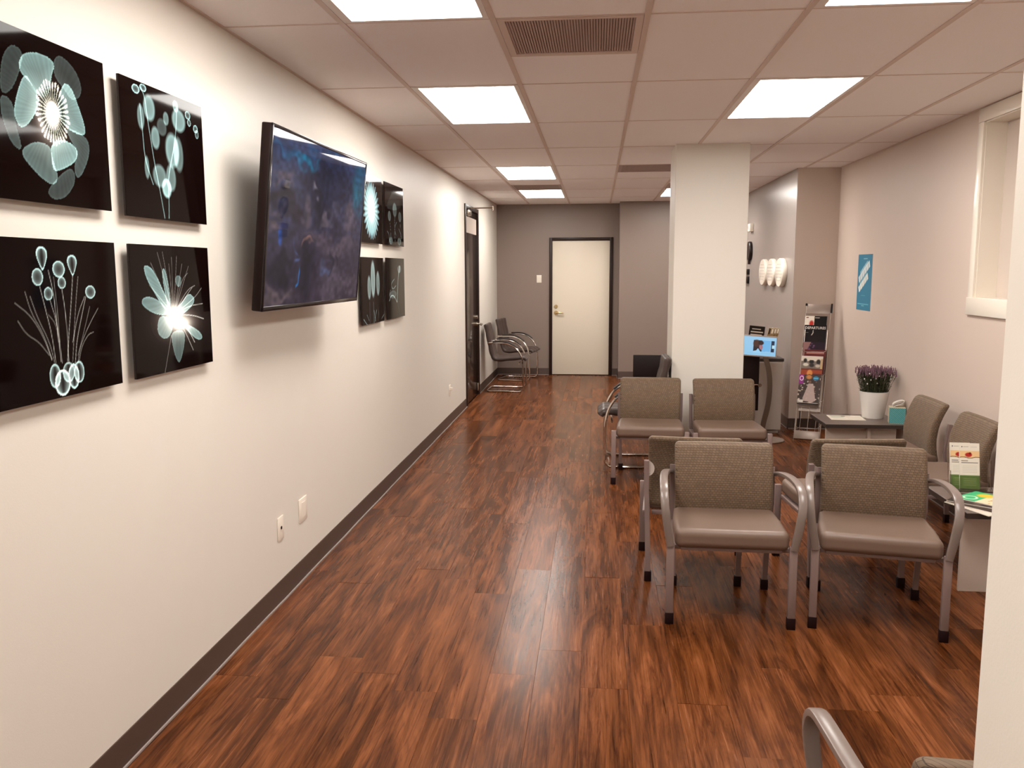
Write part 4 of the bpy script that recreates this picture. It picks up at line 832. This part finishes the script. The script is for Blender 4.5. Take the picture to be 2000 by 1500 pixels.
t = thing('wall_ornament', 'dark oval ornament on the grey wall beside the pillar, above two small dark plates', 'ornament', (XA, 11.35, 1.85), -PI/2)
p = MB(); seg = 32; vs = []
for s_, dy in ((.9, -.04), (1, -.03), (1, 0)): vs += [(.13*s_*math.cos(2*PI*i/seg), dy, .12*s_*math.sin(2*PI*i/seg)) for i in range(seg)]
p.add(vs, [((a+1)*seg+i, (a+1)*seg+(i+1) % seg, a*seg+(i+1) % seg, a*seg+i) for a in range(2) for i in range(seg)]+[tuple(range(seg))]); p.build('oval_plate', M['black'], t); MB().bbox(-.012, .012, -.035, -.005, -.17, -.10, .003).build('pendant', M['dark_frame'], t)
for zz, hh, lab in ((1.585, .035, 'upper of two small dark plates on the grey wall beside the pillar'), (1.48, .045, 'lower of two small dark plates on the grey wall beside the pillar')):
    t = thing('wall_plate', lab, 'wall plate', (XA, 11.50, zz), -PI/2, 'small dark plates on the grey wall')
    MB().bbox(-.10, .10, -.03, 0, -hh, hh, .004).build('backplate', M['black'], t); MB().bbox(-.07, .07, -.034, -.029, -hh*.4, hh*.4, .001, 1).build('inset', M['dark_frame'], t)

# ================================================================ CABINET, KIOSK, FOLDED TABLE
t = thing('low_cabinet', 'light grey low cabinet with a dark top behind the folded black table', 'cabinet', (1.42, 8.61, 0))
MB().bbox(-.41, .41, .0, .55, .03, .715, .003).box(-.39, .39, .02, .53, 0, .03).build('body', M['cab'], t)
MB().bbox(-.42, .418, -.008, .56, .715, .745, .003).build('counter_top', M['lam_edge'], t)
for s in (-1, 1):
    d = MB().bbox(min(s*.004, s*.405), max(s*.004, s*.405), -.018, -.001, .035, .705, .002, 1).build('door', M['cab'], t); MB().tube([(s*.04, -.018, .5), (s*.04, -.04, .51), (s*.04, -.04, .61), (s*.04, -.018, .62)], .005, 8).build('handle', M['steel'], d)
MB().bbox(.411, .418, .30, .32, .18, .27, .002).build('side_handle', M['steel'], t)
t = thing('small_white_box', 'small white box on the low cabinet top, right of the screen', 'box', (1.73, 8.72, .745)); MB().bbox(-.05, .05, -.04, .04, 0, .03, .003).build('box', M['white_plastic'], t); MB().bbox(-.012, -.002, -.02, .0, .03, .075, .002).build('post', M['acrylic'], t)
t = thing('sign_holder', 'small black sign with white lettering above the screen, next to tan cards', 'sign', (1.60, 8.93, .745), math.radians(8))
tl = Matrix.Translation((0, 0, 0)) @ Matrix.Rotation(math.radians(6), 4, 'Y')
MB().bbox(-.08, .08, -.006, .006, 0, .30, .002, 1, tl).build('backboard', M['black'], t)
cv = Canvas(.15, .10, 60, (34, 22, 18)); cv.rect(.15, .72, .75, .84, (210, 196, 180)); cv.rect(.08, .42, .92, .56, (220, 206, 190)); cv.rect(.08, .14, .85, .28, (214, 200, 184))
cv.mesh('sign_face', M['print'], t, lambda u, v: tuple(tl @ Vector(((u-.5)*.15, -.0068, .19+v*.10))))
for j, (xx, rz_, wh) in enumerate(((1.715, -8, 'leftmost'), (1.745, -14, 'middle'), (1.775, -18, 'rightmost'))):
    t = thing('tan_card', wh+' of three tan cards standing beside the small black sign', 'card', (xx, 8.95+.02*j, .745), math.radians(rz_), 'tan cards beside the black sign')
    tl2 = Matrix.Rotation(math.radians(13), 4, 'Y') @ Matrix.Rotation(math.radians(-6), 4, 'X')
    MB().box(-.028, .028, -.002, .002, 0, .285, tl2).build('card', M['cream_box'], t, smooth=False)
    cv = Canvas(.05, .1, 24, (150, 120, 80)); cv.rect(.1, .35, .35, .95, (40, 26, 20)); cv.rect(.6, .5, .9, .95, (226, 214, 196)); cv.mesh('card_face', M['print'], t, lambda u, v: tuple(tl2 @ Vector(((u-.5)*.054, -.0028, .18+v*.10))))

t = thing('screen_kiosk', 'bright blue screen on a tall curved bronze floor stand right of the pillar', 'kiosk', (1.60, 8.20, 0))
MB().lathe([(0, 0), (.15, 0), (.155, .006), (.15, .014), (0, .018)], 36, (.03, .02, 0)).build('base', M['rack_grey'], t)
MB().sweep(smoothline([(-.035, .01, .016), (-.02, .005, .16), (.018, 0, .32), (.032, 0, .50), (.02, 0, .66), (-.02, .0, .80), (-.04, .004, .86)], 2), [(-.022, -.012), (.022, -.012), (.022, .012), (-.022, .012)], up=(0, 1, 0)).build('curved_pole', M['kiosk'], t)
rr_ = Matrix.Translation((-.095, -.03, .905)) @ Matrix.Rotation(math.radians(4.0), 4, 'Y') @ Matrix.Rotation(math.radians(-6), 4, 'X')
sw, sh = .35, .20
sc_ = MB().bbox(-sw/2, sw/2, 0, .025, -sh/2, sh/2, .008, 3, rr_).build('screen_housing', M['screen_frame'], t)
cv = Canvas(.32, .17, 110, (150, 205, 240))
cv.mix(cv.V*.4, (175, 215, 245)); cv.rect(.36, .22, .70, .82, (120, 180, 230)); cv.rect(.36, .22, .60, .82, (34, 30, 44)); mm, _ = cv.ell(.45, .64, .11, .22, .3); cv.mix(mm, (74, 44, 34))
mm, _ = cv.ell(.585, .48, .065, .18, .2); cv.mix(mm, (178, 122, 128)); cv.rect(.60, .24, .84, .82, (118, 186, 236), 1); mm, _ = cv.ell(.60, .45, .035, .13, .3); cv.mix(mm, (170, 112, 124)); mm, _ = cv.ell(.57, .68, .085, .13, .25); cv.mix(mm, (42, 24, 26))
cv.mix(cv.inside([(.36, .22), (.44, .26), (.50, .38), (.58, .18), (.60, .10), (.36, .10)])*1.0, (160, 214, 246)); cv.rect(.86, .22, .95, .82, (16, 40, 70)); cv.rect(.885, .42, .96, .58, (190, 230, 245)); cv.rect(.2, .11, .88, .135, (120, 190, 225), .7)
cv.mesh('screen', M['lcd'], t, lambda u, v: tuple(rr_ @ Vector(((u-.5)*.325, -.0007, (v-.5)*.175))))

t = thing('folded_table', 'black flip-top table folded upright behind the pillar, ends showing on both sides', 'table', (.953, 8.33, 0))
MB().bbox(-.598, .598, -.012, .014, .27, .80, .006).build('table_top', M['black_lam'], t)
for s in (-1, 1):
    MB().bbox(s*.42-.02, s*.42+.02, .02, .06, .06, .55, .004).bbox(s*.42-.02, s*.42+.02, -.18, .18, .05, .085, .004).build('leg_frame', M['leg'], t)
    for yy in (-.155, .155): c_ = MB(); disc(c_, s*.42-.012, yy, .026, .026, .024, 'x'); c_.build('caster', M['black'], t)
k_ = MB(); k_.tube([(.53, -.012, .52), (.53, -.035, .52), (.565, -.04, .525), (.61, -.035, .518)], .008, 8); disc(k_, .60, -.030, .52, .018, .016); k_.build('latch_lever', M['chrome'], t)
for o in list(bpy.data.objects):
    if 'label' in o and o['label'] == '': del o['label']
